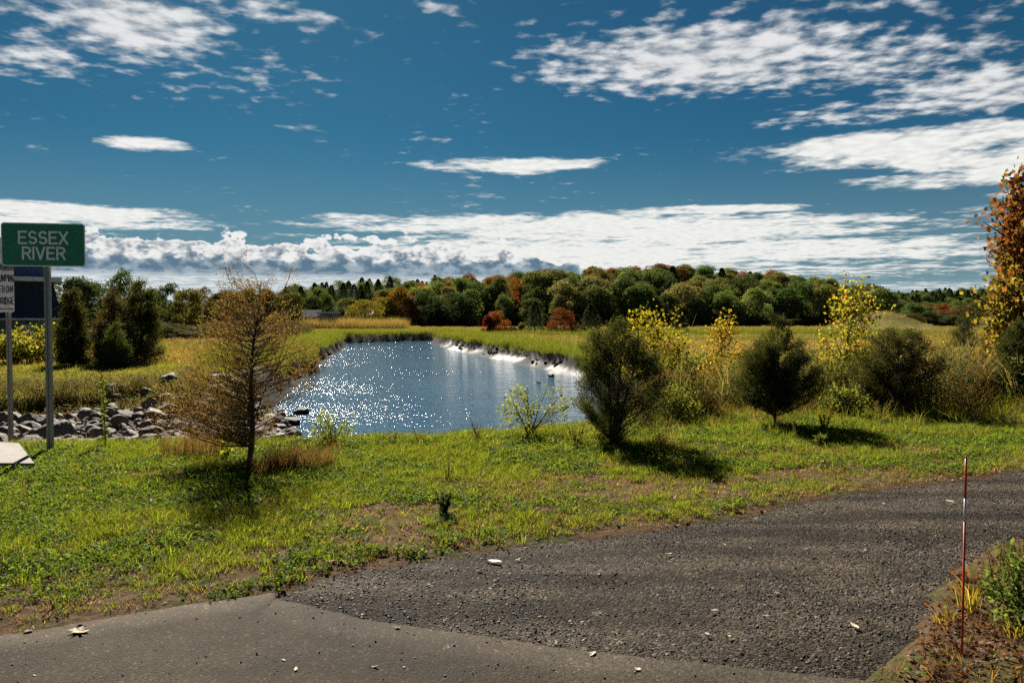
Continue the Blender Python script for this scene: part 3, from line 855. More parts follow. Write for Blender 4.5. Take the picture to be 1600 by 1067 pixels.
    sc = np.stack([rng.uniform(.8, 1.3, len(x))] * 2 + [rng.uniform(.6, 1.15, len(x)) * (.55 + .8 * fr)], 1)
    scatter('creek_grass', g[:3], P, sc, tilt=.1)
    def dens4(x, y):
        e, right = land(x, y, 0, 0)
        return (e > 3) * np.interp(y, [30, 90, 160, 270], [1., .8, .45, .2]) * (np.abs(x) < .75 * y) * np.where(right, y > 32, y > 44)
    x, y, P = sample(70000, -150, 170, 31, 262, dens4)
    sc = np.stack([rng.uniform(.9, 1.8, len(x))] * 2 + [rng.uniform(.5, 1.1, len(x)) * np.where(fbm(x * .05, y * .05) > .55, 1.3, .75)], 1)
    mi = fbm(x * .045 + 3, y * .09, 3) + .06 * rng.normal(size=len(x))
    scatter('marsh_meadow', [o.copy() for o in g[3:6]], P, sc, tilt=.1, idx=np.where(mi < .44, 1, np.where(mi > .58, 2, 0)))
    # short turf on the far lawn at the left, rough bank below it
    x, y, P = sample(16000, -42, -10, 26.5, 62, lambda x, y: (np.abs(x) < .75 * y) * (x < np.interp(y, RIV_Y, RIV_L) - 2) * np.interp(y, [26, 30, 62], [1, 1, .5]))
    lo = [tuft('l', blades(60, .45, .13, .016, .8, [(.12, .13, .03), (.10, .125, .025), (.15, .14, .045)])), tuft('l', blades(40, .45, .10, .016, .8, DRY + OLIVE))]
    scatter('far_turf', lo, P, rng.uniform(.7, 1.3, len(x)))
    x, y, P = sample(2600, -30, -9, 23, 30.5, lambda x, y: (np.abs(x) < .8 * y) * (x < np.interp(y, RIV_Y, RIV_L) - 3) * sstep(24.5, 27, y))
    bk = [tuft('b', rosette(70, .35, .45, .07, .04, [(.05, .07, .02), (.10, .06, .03), (.07, .09, .025)]), blades(16, .3, .4, .01, .8, DRY)), tuft('b', rosette(60, .4, .3, .06, .035, [(.06, .09, .02), (.12, .08, .03), (.04, .05, .02)]))]
    scatter('bank_weeds', bk, P, rng.uniform(.5, 1.2, len(x)))
    # brown reeds at the far side of the marsh
    x, y, P = sample(5000, -120, -22, 196, 240, lambda x, y: ((x / y > -.42) & (x / y < -.135) & (fbm(x * .06, y * .06) > .42)))
    scatter('brown_reeds', [o.copy() for o in g[6:8]], P, np.stack([rng.uniform(1.5, 2.5, len(x))] * 2 + [rng.uniform(1.6, 2.9, len(x))], 1))

def chip_protos(n, mat, sub=1):
    import bmesh
    out = []
    for i in range(n):
        bm = bmesh.new(); bmesh.ops.create_icosphere(bm, subdivisions=sub, radius=.5)
        for v in bm.verts:
            v.co *= random.uniform(.65, 1.15); v.co.z *= .62; v.co.x *= random.uniform(.9, 1.2)
        me = bpy.data.meshes.new('stone'); bm.to_mesh(me); bm.free()
        me.materials.append(mat); out.append(bpy.data.objects.new('stone', me))
    return out

def build_gravel():
    m, k, out = material('asphalt_chip')
    oi = k.add('ShaderNodeObjectInfo')
    t = k.m('POWER', oi.outputs['Random'], 4.)
    principled(k, out, k.mix(t, (.013, .012, .011), (.13, .115, .095)), .6, .2)
    pr = chip_protos(5, m)
    def dn(x, y):
        base = np.interp(y, [3, 5, 9, 14], [1., .85, .5, .2]) * (y < edge_y(x) + .06) * (y > pave_y(x) - .03) * np.where(x > 1.3, y > bed_y(x) - .08, True)
        return base * (.25 + .9 * sstep(.40, .62, fbm(x * 1.3, y * 1.3, 3)) + .5 * sstep(.35, .0, y - pave_y(x)) + .5 * sstep(.5, .0, edge_y(x) - y)) * (np.abs(x) < .7 * y + .5)
    x, y, P = sample(150000, -1.5, 9, 3.2, 11.5, dn)
    P[:, 2] = path_z(x, y) + .0015
    scatter('gravel', pr, P, .006 + .015 * rng.random(len(x)) ** 3, tilt=.5)
    x, y, P = sample(1100, -4, 3, 2.4, 5, lambda x, y: y < np.minimum(edge_y(x), pave_y(x)))
    P[:, 2] = road_z(x, y) + .002
    scatter('loose_grit', [o.copy() for o in pr], P, .006 + .012 * rng.random(len(x)) ** 3, tilt=.5)

ground_cover()
build_gravel()
# ------------------------------------------------------------------ woods beyond the marsh
DKG, MDG, PLG = (.086, .118, .040), (.125, .160, .050), (.175, .19, .065)
YLW, ORG, RUS, RED = (.20, .17, .03), (.24, .10, .025), (.19, .075, .028), (.17, .035, .022)
BRN, PINE = (.12, .085, .035), (.026, .046, .024)

def jit(c, a=.14): return tuple(max(.01, v * (1 + random.uniform(-a, a))) for v in c)

HILL_ZONES = [(640, 'beside the amber tree'), (690, 'left of the wide oak'), (745, 'behind the wide oak'), (795, 'above the crimson bush'), (850, 'above the marsh cedar'), (900, 'above the rust red bush'),
              (960, 'above the olive cedar'), (1030, 'left of the yellow sapling'), (1090, 'above the yellow sapling'), (1150, 'above the orange sapling'), (1210, 'left of the pointed cedar'),
              (1270, 'right of the pointed cedar'), (1330, 'left of the tall sapling'), (1400, 'above the round cedar'), (9999, 'near the grassy mound')]
def hill_wood():
    kinds = {'dark': (DKG, 'dark green tree'),
             'mid': (MDG, 'mid green tree'),
             'pale': (PLG, 'pale olive tree'),
             'orange': (ORG, 'orange autumn tree'),
             'rust': (RUS, 'rusty brown tree'),
             'yellow': (YLW, 'yellow autumn tree'),
             'pine': (PINE, 'dark pine')}
    rows = [266, 276, 287, 299, 311, 324, 338]
    for ri, y0 in enumerate(rows):
        px = 596 + random.uniform(0, 20)
        while px < 1475:
            y = y0 + random.uniform(-5, 5)
            x = px_x(px, y)
            ridge = np.interp(px, [590, 640, 700, 800, 870, 950, 1040, 1100, 1200, 1300, 1380, 1440, 1480], [455, 440, 431, 427, 421, 418, 414, 416, 422, 434, 452, 476, 492])
            h = random.uniform(10, 17) * (1 if px < 1330 else np.interp(px, [1330, 1480], [1, .5]))
            if ri == 0: h *= .92
            hmax = px_h(ridge + random.uniform(-3, 5), y) - Hs(x, y)
            h = float(np.clip(hmax * random.uniform(.9, 1.04), 5, 21)) if ri > 3 else min(h, hmax)
            u = random.random()
            near_orange = math.exp(-((px - 745) / 110.) ** 2) * (ri >= 2)
            if px < 665: k = random.choice(['yellow', 'orange', 'pale', 'mid', 'yellow', 'pale'])
            elif u < .62 * near_orange: k = random.choice(['orange', 'rust', 'orange', 'yellow'])
            elif u > .90 and px < 1300 and ri > 2: k = random.choice(['orange', 'rust'])
            elif u > .86: k = 'pine' if ri > 2 else 'mid'
            else: k = random.choice(['dark', 'mid', 'pale', 'pale'] if ri > 2 else ['dark', 'mid', 'dark', 'pale'])
            col, lab = kinds[k]
            where = next(w for lim, w in HILL_ZONES if px < lim)
            lab = '%s, %s of the hill wood, %s' % (lab, ('front edge', 'lower slope', 'upper slope', 'crest')[(0, 0, 1, 1, 2, 2, 3)[ri]], where)
            if h > 5:
                cr = random.choice(CONE[:2]) if k == 'pine' else random.choice(ROUND + SLIM)
                w = random.uniform(.85, 1.3) if h > 9 else 1.35
                far_tree('pine_tree' if k == 'pine' else 'broadleaf_tree', x, y, h, w if k != 'pine' else 1.1, cr, jit(col), lab, 'tree', 'trees of the wooded hill')
            px += random.uniform(.62, .95) * 12.5 / y * FPX * (1 if h > 9 else .6)

def far_woods():
    """the ridges behind, too far to tell one tree from the next"""
    protos, cols = [], [DKG, PINE, MDG, PINE, PLG, RUS]
    for i, c in enumerate(cols):
        src = (CONE if i in (1, 3) else ROUND)[i % 3]
        me = src.copy(); a = me.color_attributes['col']
        arr = np.empty(len(me.vertices) * 4, np.float32); a.data.foreach_get('color', arr)
        arr = arr.reshape(-1, 4); arr[:, :3] *= c; a.data.foreach_set('color', arr.ravel())
        protos.append(bpy.data.objects.new('far_tree', me))
    def dn(x, y):
        a = np.exp(-((x + 80) / 80.) ** 2 - ((y - 480) / 45.) ** 2) > .3
        b = (np.exp(-((x - 480) / 230.) ** 2 - ((y - 790) / 110.) ** 2) > .3)
        c = (y > 560) & (np.abs(x) > 130) & (y < 900) & (fbm(x * .01, y * .01) > .42)
        d = (np.abs(x / y - .57) < .16) & (y > 300) & (y < 420) & (x > 190)
        e = (x < -150) & (y > 180) & (y < 330) & (x > -500)
        return np.where(a | b, .9, 0) + np.where(c, .35, 0) + np.where(d, .5, 0) + np.where(e, .3, 0)
    x, y, P = sample(9000, -800, 800, 180, 900, dn)
    u = rng.random(len(x))
    idx = np.where((x > -200) & (x < 0) & (y < 600), np.where(u < .55, 1, np.where(u < .8, 3, 2)), np.where(y > 600, rng.choice([1, 3, 0, 2, 1], len(x)), rng.choice([0, 2, 4, 4, 5, 2], len(x))))
    h = rng.uniform(11, 17, len(x)) * np.where(y < 440, .62, 1.)
    P[:, 2] -= .3
    scatter('distant_woods', protos, P, h, idx=idx, tilt=.02, label='dark ridges of distant trees along the horizon')

def edge_trees():
    g = 'trees behind the far end of the creek'
    A = [  # name, px, top row, distance, width px, crown, colour, label
        ('willow_tree', 572, 467, 228, 66, ROUND[2], (.21, .185, .03), 'broad golden yellow tree above the brown reeds past the creek'),
        ('broadleaf_tree', 510, 458, 262, 34, SLIM[1], (.095, .15, .035), 'upright bright green tree beside the flat roofed grey shed'),
        ('broadleaf_tree', 541, 464, 268, 44, ROUND[1], (.13, .14, .04), 'yellow green tree between the shed and the golden tree'),
        ('broadleaf_tree', 535, 479, 240, 30, ROUND[0], (.085, .11, .05), 'low grey green tree just behind the flat roofed grey shed'),
        ('broadleaf_tree', 487, 462, 255, 44, ROUND[3], (.06, .09, .03), 'dark green tree above the roof of the grey shed'),
        ('broadleaf_tree', 604, 452, 275, 40, SLIM[0], (.16, .15, .035), 'slim yellow green tree at the start of the hill wood'),
        ('broadleaf_tree', 625, 448, 263, 44, SLIM[1], (.23, .145, .025), 'tall amber tree at the front corner of the hill wood'),
        ('broadleaf_tree', 643, 462, 261, 36, ROUND[3], (.19, .085, .04), 'pinkish rust tree at the foot of the amber tree'),
        ('broadleaf_tree', 712, 456, 256, 78, ROUND[2], (.06, .10, .034), 'wide dark green oak standing forward of the hill wood'),
        ('broadleaf_tree', 672, 452, 259, 60, ROUND[0], (.05, .08, .034), 'rounded dark tree beside the wide forward oak')]
    for a in A: far_px(*a[:7], a[7], g)
    g = 'bushes on the marsh island'
    B = [('autumn_bush', 779, 483, 141, 48, ROUND[0], (.21, .075, .025), 'orange and red autumn bush, left of the marsh bushes'),
         ('autumn_bush', 762, 493, 139, 26, ROUND[4], (.15, .022, .02), 'small crimson bush beside the orange one at the bank'),
         ('cedar_tree', 836, 470, 142, 40, CONE[1], (.036, .05, .026), 'dark pointed cedar between the two red marsh bushes'),
         ('small_tree', 816, 503, 140, 20, ROUND[3], (.15, .14, .045), 'little pale yellow shrub at the foot of the marsh cedar'),
         ('autumn_bush', 876, 479, 140, 54, ROUND[2], (.19, .065, .03), 'broad rust red bush right of the marsh cedar'),
         ('cedar_tree', 923, 475, 141, 46, CONE[1], (.045, .055, .026), 'olive cedar on the marsh right of the rust red bush'),
         ('cedar_tree', 1062, 487, 139, 42, CONE[0], (.035, .05, .024), 'dark cedar on the marsh behind the yellow sapling'),
         ('small_tree', 800, 508, 142, 26, ROUND[1], (.06, .055, .025), 'low dark scrub between the orange bush and the cedar'),
         ('small_tree', 902, 505, 143, 34, ROUND[4], (.09, .085, .035), 'low olive scrub right of the rust red bush'),
         ('small_tree', 985, 500, 142, 44, ROUND[0], (.075, .08, .03), 'low green scrub at the end of the marsh island')]
    for a in B: far_px(*a[:7], a[7], g, 'bush' if 'cedar' not in a[0] else 'tree')
    g = 'tree line behind the far lawn'
    C = [(120, 432, 112, 84, ROUND[3], (.055, .075, .025), 'dark green tree touching the corner of the navy roof'),
         (150, 437, 118, 60, ROUND[1], (.05, .07, .025), 'dark tree between the navy roof and the tallest tree'),
         (194, 417, 124, 66, ROUND[0], (.055, .09, .028), 'tallest dark green tree of the left tree line'),
         (236, 452, 130, 48, ROUND[4], (.06, .08, .028), 'lower dark tree just right of the tallest tree'),
         (266, 440, 128, 54, ROUND[2], (.05, .07, .024), 'round topped dark tree halfway along the left tree line'),
         (292, 448, 122, 56, ROUND[1], (.12, .11, .03), 'olive yellow tree in front of the round topped one'),
         (322, 446, 136, 58, ROUND[0], (.085, .07, .025), 'brownish tree in the middle of the left tree line'),
         (352, 452, 130, 50, ROUND[3], (.06, .08, .028), 'green tree behind the crown of the brown cedar'),
         (385, 449, 140, 56, ROUND[2], (.065, .085, .03), 'green tree seen through the brown cedar'),
         (420, 452, 145, 56, ROUND[4], (.11, .10, .03), 'olive tree just right of the brown cedar stem line'),
         (452, 455, 150, 54, ROUND[1], (.09, .10, .03), 'last olive tree at the right end of the left tree line'),
         (75, 440, 125, 60, ROUND[2], (.05, .07, .025), 'dark tree behind the navy roofed building'),
         (20, 436, 140, 80, ROUND[0], (.05, .07, .025), 'dark tree rising behind the blue upper storey'),
         (-40, 430, 135, 80, ROUND[1], (.05, .075, .025), 'dark tree at the outer end of the building')]
    for a in C: far_px('broadleaf_tree', *a[:5], jit(a[5], .05), a[6], g)
    g = 'trees at the right end of the marsh'
    D = [(1478, 482, 330, 40, ROUND[0], (.22, .035, .03), 'bright red tree at the foot of the far right ridge'),
         (1500, 476, 350, 44, ROUND[1], (.11, .10, .035), 'olive tree beside the bright red one'),
         (1447, 478, 345, 48, ROUND[2], (.12, .085, .03), 'tawny tree left of the bright red one'),
         (1530, 470, 360, 50, ROUND[4], (.09, .10, .035), 'green tree right of the bright red one'),
         (1418, 474, 350, 50, ROUND[3], (.06, .075, .028), 'dark tree at the tail of the hill wood'),
         (1560, 478, 340, 50, ROUND[0], (.16, .085, .03), 'rusty tree near the tall autumn maple'),
         (1405, 492, 215, 26, ROUND[4], (.13, .07, .03), 'small rusty bush beside the grassy mound'),
         (1420, 488, 235, 30, ROUND[1], (.12, .10, .05), 'pale brown bush right of the grassy mound')]
    for a in D: far_px('broadleaf_tree', *a[:5], a[5], a[6], g)

def understory():
    protos = []
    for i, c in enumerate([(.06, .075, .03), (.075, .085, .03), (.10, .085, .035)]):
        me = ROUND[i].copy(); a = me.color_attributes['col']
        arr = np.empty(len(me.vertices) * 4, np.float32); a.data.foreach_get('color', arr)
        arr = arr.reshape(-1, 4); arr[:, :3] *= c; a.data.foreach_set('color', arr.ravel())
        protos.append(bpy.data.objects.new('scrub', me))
    def dn(x, y):
        u = x / y * FPX + 800
        hill = (y > 257) & (u > 600) & (u < 1490)
        left = (y > 104) & (y < 150) & (u > -150) & (u < 470) & (x < -20)
        return np.where(hill, .8, 0) + np.where(left, .55, 0)
    x, y, P = sample(6500, -110, 200, 100, 345, dn)
    P[:, 2] -= .4
    scatter('wood_understory', protos, P, np.stack([rng.uniform(4.5, 8, len(x))] * 2 + [rng.uniform(2.5, 5.0, len(x)) * np.where(y < 200, .6, 1)], 1), tilt=.03, label='shaded scrub under the trees of the wood')

hill_wood()
understory()
far_woods()
edge_trees()

# ------------------------------------------------------------------ trees and shrubs on this side
CED = [(.046, .062, .018), (.060, .072, .022), (.075, .072, .026), (.036, .050, .016)]
CEDB = [(.055, .055, .018), (.085, .065, .025), (.04, .045, .015)]
DEAD = [(.21, .13, .05), (.16, .10, .04), (.12, .085, .035), (.16, .13, .045)]
def near_plants():
    g = 'young red cedars on the grass bank'
    # the thin brown cedar with two leaders at its top
    bush('dry_cedar', 388, 730, 9.15, [(684, 352, 444), (668, 312, 470), (648, 276, 490), (605, 266, 496), (565, 280, 488), (522, 308, 478), (482, 338, 468), (452, 352, 462), (432, 372, 446)],
         DEAD, 520, 88, .027, .0095, .048, 'needle', 'sparse brown cedar with a leaning trunk beside the rocks', 'tree', None, .036, .42, 'bark_red', 1, .05, .8, .40, .30,
         extra=[(350, 402), (358, 418), (346, 440), (366, 412), (372, 436), (338, 462), (392, 446), (458, 418), (450, 434), (464, 456), (440, 452), (428, 428), (452, 462), (470, 478), (380, 394), (330, 486), (480, 496), (410, 456)])
    bush('young_cedar', 957, 698, 10.6, [(688, 935, 978), (660, 916, 1024), (620, 905, 1040), (580, 904, 1038), (540, 915, 1022), (512, 936, 992), (490, 944, 972)],
         CED, 360, 210, .028, .010, .04, 'needle', 'dense dark cedar in the middle, standing against the water', 'tree', g, .028, .8, 'bark_red', 3, .02, .9, .34)
    bush('young_cedar', 1213, 684, 12.4, [(640, 1194, 1234), (622, 1170, 1260), (592, 1155, 1282), (562, 1160, 1278), (540, 1172, 1262), (522, 1190, 1236), (503, 1202, 1230), (482, 1208, 1220)],
         CED, 370, 220, .030, .011, .042, 'needle', 'egg shaped dark cedar with a pointed tip on a short bare trunk', 'tree', g, .035, .7, 'bark_red', 1, .0, .9, .34)
    bush('young_cedar', 1403, 656, 14.2, [(642, 1368, 1438), (612, 1346, 1464), (572, 1342, 1468), (542, 1352, 1456), (516, 1376, 1430)],
         CED + CEDB, 340, 190, .034, .012, .05, 'needle', 'round topped dark cedar with brown lower twigs, right of the pointed one', 'tree', g, .04, .7, 'bark_red', 3, .0, .9, .34)
    bush('young_cedar', 1594, 640, 15.4, [(632, 1568, 1622), (585, 1556, 1634), (535, 1566, 1622), (504, 1582, 1606)],
         CED, 280, 180, .036, .013, .05, 'needle', 'dark cedar cut by the picture edge below the tall maple', 'tree', g, .04, .7, 'bark_red', 1, .0, .9, .34)
    bush('young_cedar', 1506, 592, 25, [(585, 1478, 1534), (545, 1483, 1530), (505, 1495, 1520), (480, 1504, 1511)],
         CED, 150, 70, .06, .022, .08, 'needle', 'small pointed cedar deeper in the scrub, left of the maple', 'tree', g, .05, .7, 'bark_red', 1, 0., .9, .2)
    g = 'cedars on the far lawn'
    bush('cedar_tree', 114, 570, 43, [(566, 88, 138), (525, 90, 135), (485, 98, 128), (448, 108, 117)], CEDB + CED, 230, 80, .12, .045, .15, 'needle', 'narrow dark cedar in front of the navy roofed building', 'tree', g, .1, .5)
    bush('cedar_tree', 178, 572, 44, [(568, 142, 214), (520, 148, 209), (480, 162, 197), (450, 172, 182)], [(.12, .09, .035), (.09, .075, .03), (.07, .065, .025)], 250, 80, .12, .045, .15, 'needle', 'brownish cedar in the middle of the far lawn group', 'tree', g, .12, .5)
    bush('cedar_tree', 181, 576, 40.5, [(572, 154, 204), (545, 159, 200), (518, 169, 190), (503, 177, 182)], [(.06, .085, .025), (.075, .095, .03), (.05, .07, .02)], 170, 80, .09, .035, .12, 'needle', 'small green cedar standing before the brownish one', 'tree', g, .07, .5)
    bush('cedar_tree', 222, 566, 46, [(560, 196, 250), (505, 192, 250), (462, 204, 240), (438, 216, 226)], CED, 230, 85, .12, .045, .15, 'needle', 'blackish green cedar at the right of the far lawn group', 'tree', g, .1, .5)
    g = 'leafy saplings along the bank'
    Y1 = [(.30, .26, .02), (.24, .22, .03), (.16, .18, .03), (.32, .20, .02)]
    Y2 = [(.28, .19, .02), (.30, .13, .02), (.20, .17, .03), (.14, .13, .03), (.26, .22, .03)]
    LG = [(.13, .17, .03), (.17, .19, .045), (.10, .14, .03), (.19, .18, .05)]
    S_ = dict(mat='leaf', cat='shrub', bark='bark', slope=1.3, dirjit=.9)
    bush('yellow_sapling', 1020, 640, 16.2, [(600, 990, 1050), (560, 962, 1076), (520, 960, 1078), (500, 968, 1068), (484, 985, 1055)], Y1 + [(.22, .20, .02)], 150, 22, .064, .048, .10, label='bright yellow sapling showing over the middle cedar', group=g, trunk_r=.03, gap=.26, **S_)
    bush('yellow_sapling', 1130, 640, 17, [(620, 1110, 1152), (585, 1100, 1155), (550, 1098, 1158), (520, 1106, 1150), (492, 1114, 1142)], Y2, 130, 22, .060, .045, .10, label='orange and yellow sapling left of the pointed cedar', group=g, trunk_r=.03, gap=.25, **S_)
    bush('yellow_sapling', 1322, 650, 16, [(620, 1292, 1345), (580, 1284, 1358), (540, 1286, 1366), (500, 1292, 1376), (465, 1304, 1362), (432, 1312, 1338)], Y1 + Y2[:2] + LG, 170, 22, .064, .048, .11, label='tall yellow sapling between the pointed and the round cedar', group=g, trunk_r=.035, gap=.26, **S_)
    bush('yellow_sapling', 1483, 610, 21, [(600, 1462, 1508), (565, 1462, 1506), (538, 1470, 1498)], Y1 + LG, 45, 18, .10, .07, .11, label='low yellow green sapling right of the round cedar', group=g, trunk_r=.03, gap=.2, **S_)
    bush('green_shrub', 828, 672, 11.3, [(662, 790, 884), (640, 774, 894), (618, 784, 892), (600, 802, 880)], LG, 90, 18, .042, .026, .05, label='airy light green shrub against the water by the middle cedar', group=g, trunk_r=.014, stems=4, gap=.36, **S_)
    bush('green_shrub', 1062, 664, 13.2, [(655, 1036, 1090), (628, 1030, 1096), (602, 1040, 1086)], LG, 90, 24, .045, .028, .06, label='light green shrub just right of the middle cedar', group=g, trunk_r=.014, stems=3, gap=.2, **S_)
    bush('dark_shrub', 1088, 632, 19, [(625, 1048, 1132), (588, 1042, 1136), (560, 1060, 1118)], [(.03, .045, .015), (.045, .06, .02)], 170, 60, .07, .05, .1, label='dense dark green shrub in shade behind the light one', group=g, trunk_r=.03, stems=3, **S_)
    bush('dark_shrub', 1255, 640, 17.5, [(632, 1236, 1290), (605, 1234, 1296), (585, 1245, 1285)], [(.05, .07, .02), (.08, .10, .03)], 90, 40, .06, .04, .08, label='small leafy shrub behind the pointed cedar', group=g, trunk_r=.02, stems=3, **S_)
    bush('dark_shrub', 1325, 668, 13.6, [(655, 1296, 1350), (630, 1292, 1356), (608, 1304, 1344)], [(.06, .08, .025), (.10, .12, .03), (.16, .15, .03)], 90, 26, .06, .035, .07, label='mixed green shrub at the foot of the tall yellow sapling', group=g, trunk_r=.014, stems=4, gap=.25, **S_)
    bush('green_shrub', 518, 694, 10.4, [(688, 488, 552), (665, 484, 548), (638, 506, 540)], LG, 60, 18, .038, .022, .045, label='small green shrub at the water by the rocks', group=g, trunk_r=.01, stems=4, gap=.26, **S_)
    bush('orange_shrub', 1560, 610, 19, [(600, 1540, 1582), (575, 1538, 1584), (552, 1548, 1576)], [(.24, .10, .02), (.20, .13, .03), (.12, .10, .03)], 60, 20, .07, .05, .08, label='orange leaved shrub under the maple', group=g, trunk_r=.02, stems=2, gap=.2, **S_)
    bush('crimson_shrub', 1103, 672, 13.8, [(665, 1086, 1124), (640, 1082, 1126), (622, 1092, 1116)], [(.09, .03, .025), (.12, .06, .03), (.07, .05, .025)], 60, 24, .04, .02, .06, label='dull crimson weed bush between the light shrub and pointed cedar', group=g, trunk_r=.012, stems=4, **S_)
    for (px, py, d, w, h, lab) in [(60, 566, 47, 84, 60, 'yellow leaved bush in front of the white door'), (25, 563, 45, 60, 40, 'low yellow green bush at the far left of the lawn')]:
        bush('yellow_bush', px, py, d, [(py - 4, px - w * .4, px + w * .4), (py - h * .5, px - w / 2, px + w / 2), (py - h, px - w * .3, px + w * .3)], Y1 + LG, 90, 26, .17, .12, .2, label=lab, group='yellow bushes by the building', trunk_r=.05, stems=3, gap=.2, **S_)
    # the maple whose left side comes into the picture
    d = 18.
    bush('autumn_maple', 1652, 640, d, [(560, 1583, 1740), (520, 1566, 1755), (470, 1563, 1760), (430, 1570, 1750), (380, 1580, 1745), (330, 1574, 1740), (290, 1583, 1730), (255, 1608, 1700)],
         [(.16, .14, .025), (.10, .10, .025), (.20, .16, .03), (.13, .06, .02)], 820, 46, .115, .095, .13, label='tall maple with red, green and yellow leaves at the picture edge', trunk_r=.13, shell=.3, **dict(S_, cat='tree'))
    o = [c for c in bpy.data.objects['autumn_maple'].children if c.name.startswith('crown')][0]
    me = o.data; n = len(me.vertices)
    co = np.empty(n * 3, np.float32); me.vertices.foreach_get('co', co); z = co.reshape(-1, 4, 3)[:, :, 2].mean(1)
    c = np.empty(n * 4, np.float32); me.color_attributes['col'].data.foreach_get('color', c); c = c.reshape(-1, 4, 4)
    t = sstep(2.4, 3.3, z + .5 * rng.normal(size=len(z)))[:, None, None]       # the upper leaves have turned red-brown
    red = pick_cols(len(z), [(.15, .045, .02), (.11, .042, .02), (.07, .065, .02), (.18, .07, .02)])[:, None, :]
    c[:, :, :3] = c[:, :, :3] * (1 - t) + red * t
    me.color_attributes['col'].data.foreach_set('color', c.ravel())
    # dark shrub at the lower right with dry flower spikes
    root = bush('leafy_shrub', 1612, 995, 4.15, [(980, 1575, 1680), (940, 1560, 1700), (890, 1562, 1700), (858, 1585, 1690)], [(.05, .075, .02), (.07, .10, .03), (.09, .13, .03)], 90, 26, .036, .018, .03,
                label='dark leafy shrub with dry brown spikes beside the red stake', trunk_r=.008, stems=5, **S_)
    sp = MB(); C = []
    P, D = [], []
    for i in range(34):
        a = Vector((random.uniform(-.16, .28), random.uniform(-.15, .15), random.uniform(.22, .34)))
        b = a + Vector((random.uniform(-.06, .04), random.uniform(-.04, .04), random.uniform(.10, .19)))
        sp.tube([a, b], [.0022, .001], 4, False)
        t = rng.random(40)[:, None]; P.append(np.array(a) * (1 - t) + np.array(b) * t + rng.normal(size=(40, 3)) * .005); D.append(norm(np.array([0, 0, .8]) + rng.normal(size=(40, 3)) * .6))
    P, D = np.concatenate(P), np.concatenate(D)
    sp = sp.build('stalk', MAT['bark'], root)
    link('flower_spikes', leaf_mesh('flower_spikes', P, D, .012, .006, pick_cols(len(P), [(.10, .07, .035), (.15, .10, .05), (.08, .06, .03)]), MAT['leaf']), None, root)

def weed(name, px, py, dist, h, cols, label, leaves=60, L=.03, W=.012, lean=0., stems=1, group=None, col2=None):
    """an upright stalk with leaves along it"""
    x = px_x(px, dist); root = empty(name, (x, dist, Hs(x, dist))); tag(root, label, 'weed', group)
    m = MB(); P, D = [], []
    for s in range(stems):
        a = random.uniform(0, 6.28); sp = 0 if stems == 1 else .35
        hh = h * random.uniform(.75, 1.05)
        pts = [Vector((lean * t * t * hh + math.cos(a) * sp * hh * t, math.sin(a) * sp * hh * t, hh * t - .03)) for t in np.linspace(0, 1, 6)]
        m.tube(pts, [.006 * max(h, .5) * (1 - .8 * i / 5) for i in range(6)], 5)
        q = np.array([tuple(p) for p in pts]); t = rng.random(leaves) ** .8 * 5
        i = t.astype(int).clip(0, 4); f = (t - i)[:, None]
        P.append(q[i] * (1 - f) + q[i + 1] * f); d = rng.normal(size=(leaves, 3)); d[:, 2] = np.abs(d[:, 2]) * .6 + .25; D.append(norm(d))
    P, D = np.concatenate(P), np.concatenate(D)
    k = rng.uniform(.5, 1.3, len(P)) * np.interp(P[:, 2] / h, [0, 1], [1.2, .6])
    m.build('stem', MAT['bark'], root)
    c = pick_cols(len(P), cols)
    if col2 is not None: c = np.where((P[:, 2] > .72 * h)[:, None], pick_cols(len(P), col2), c)
    link('leaves', leaf_mesh('leaves', P, D, L * k, W * k, c, MAT['leaf']), None, root)
    return root

BROWN = [(.11, .068, .036), (.075, .046, .025), (.145, .095, .05)]
def dry_clump(px, py, dist, h, w, label, cols=BROWN, n=220, bend=.5):
    x = px_x(px, dist)
    v, f, c = blades(n, w, h, .005, bend, cols, .3)
    me = mesh_np('dry_grass_clump', v, f); set_col(me, c); me.materials.append(MAT['leaf'])
    o = link('dry_grass_clump', me); o.location = (x, dist, Hs(x, dist))
    return tag(o, label, 'grass clump', 'clumps of dry grass')

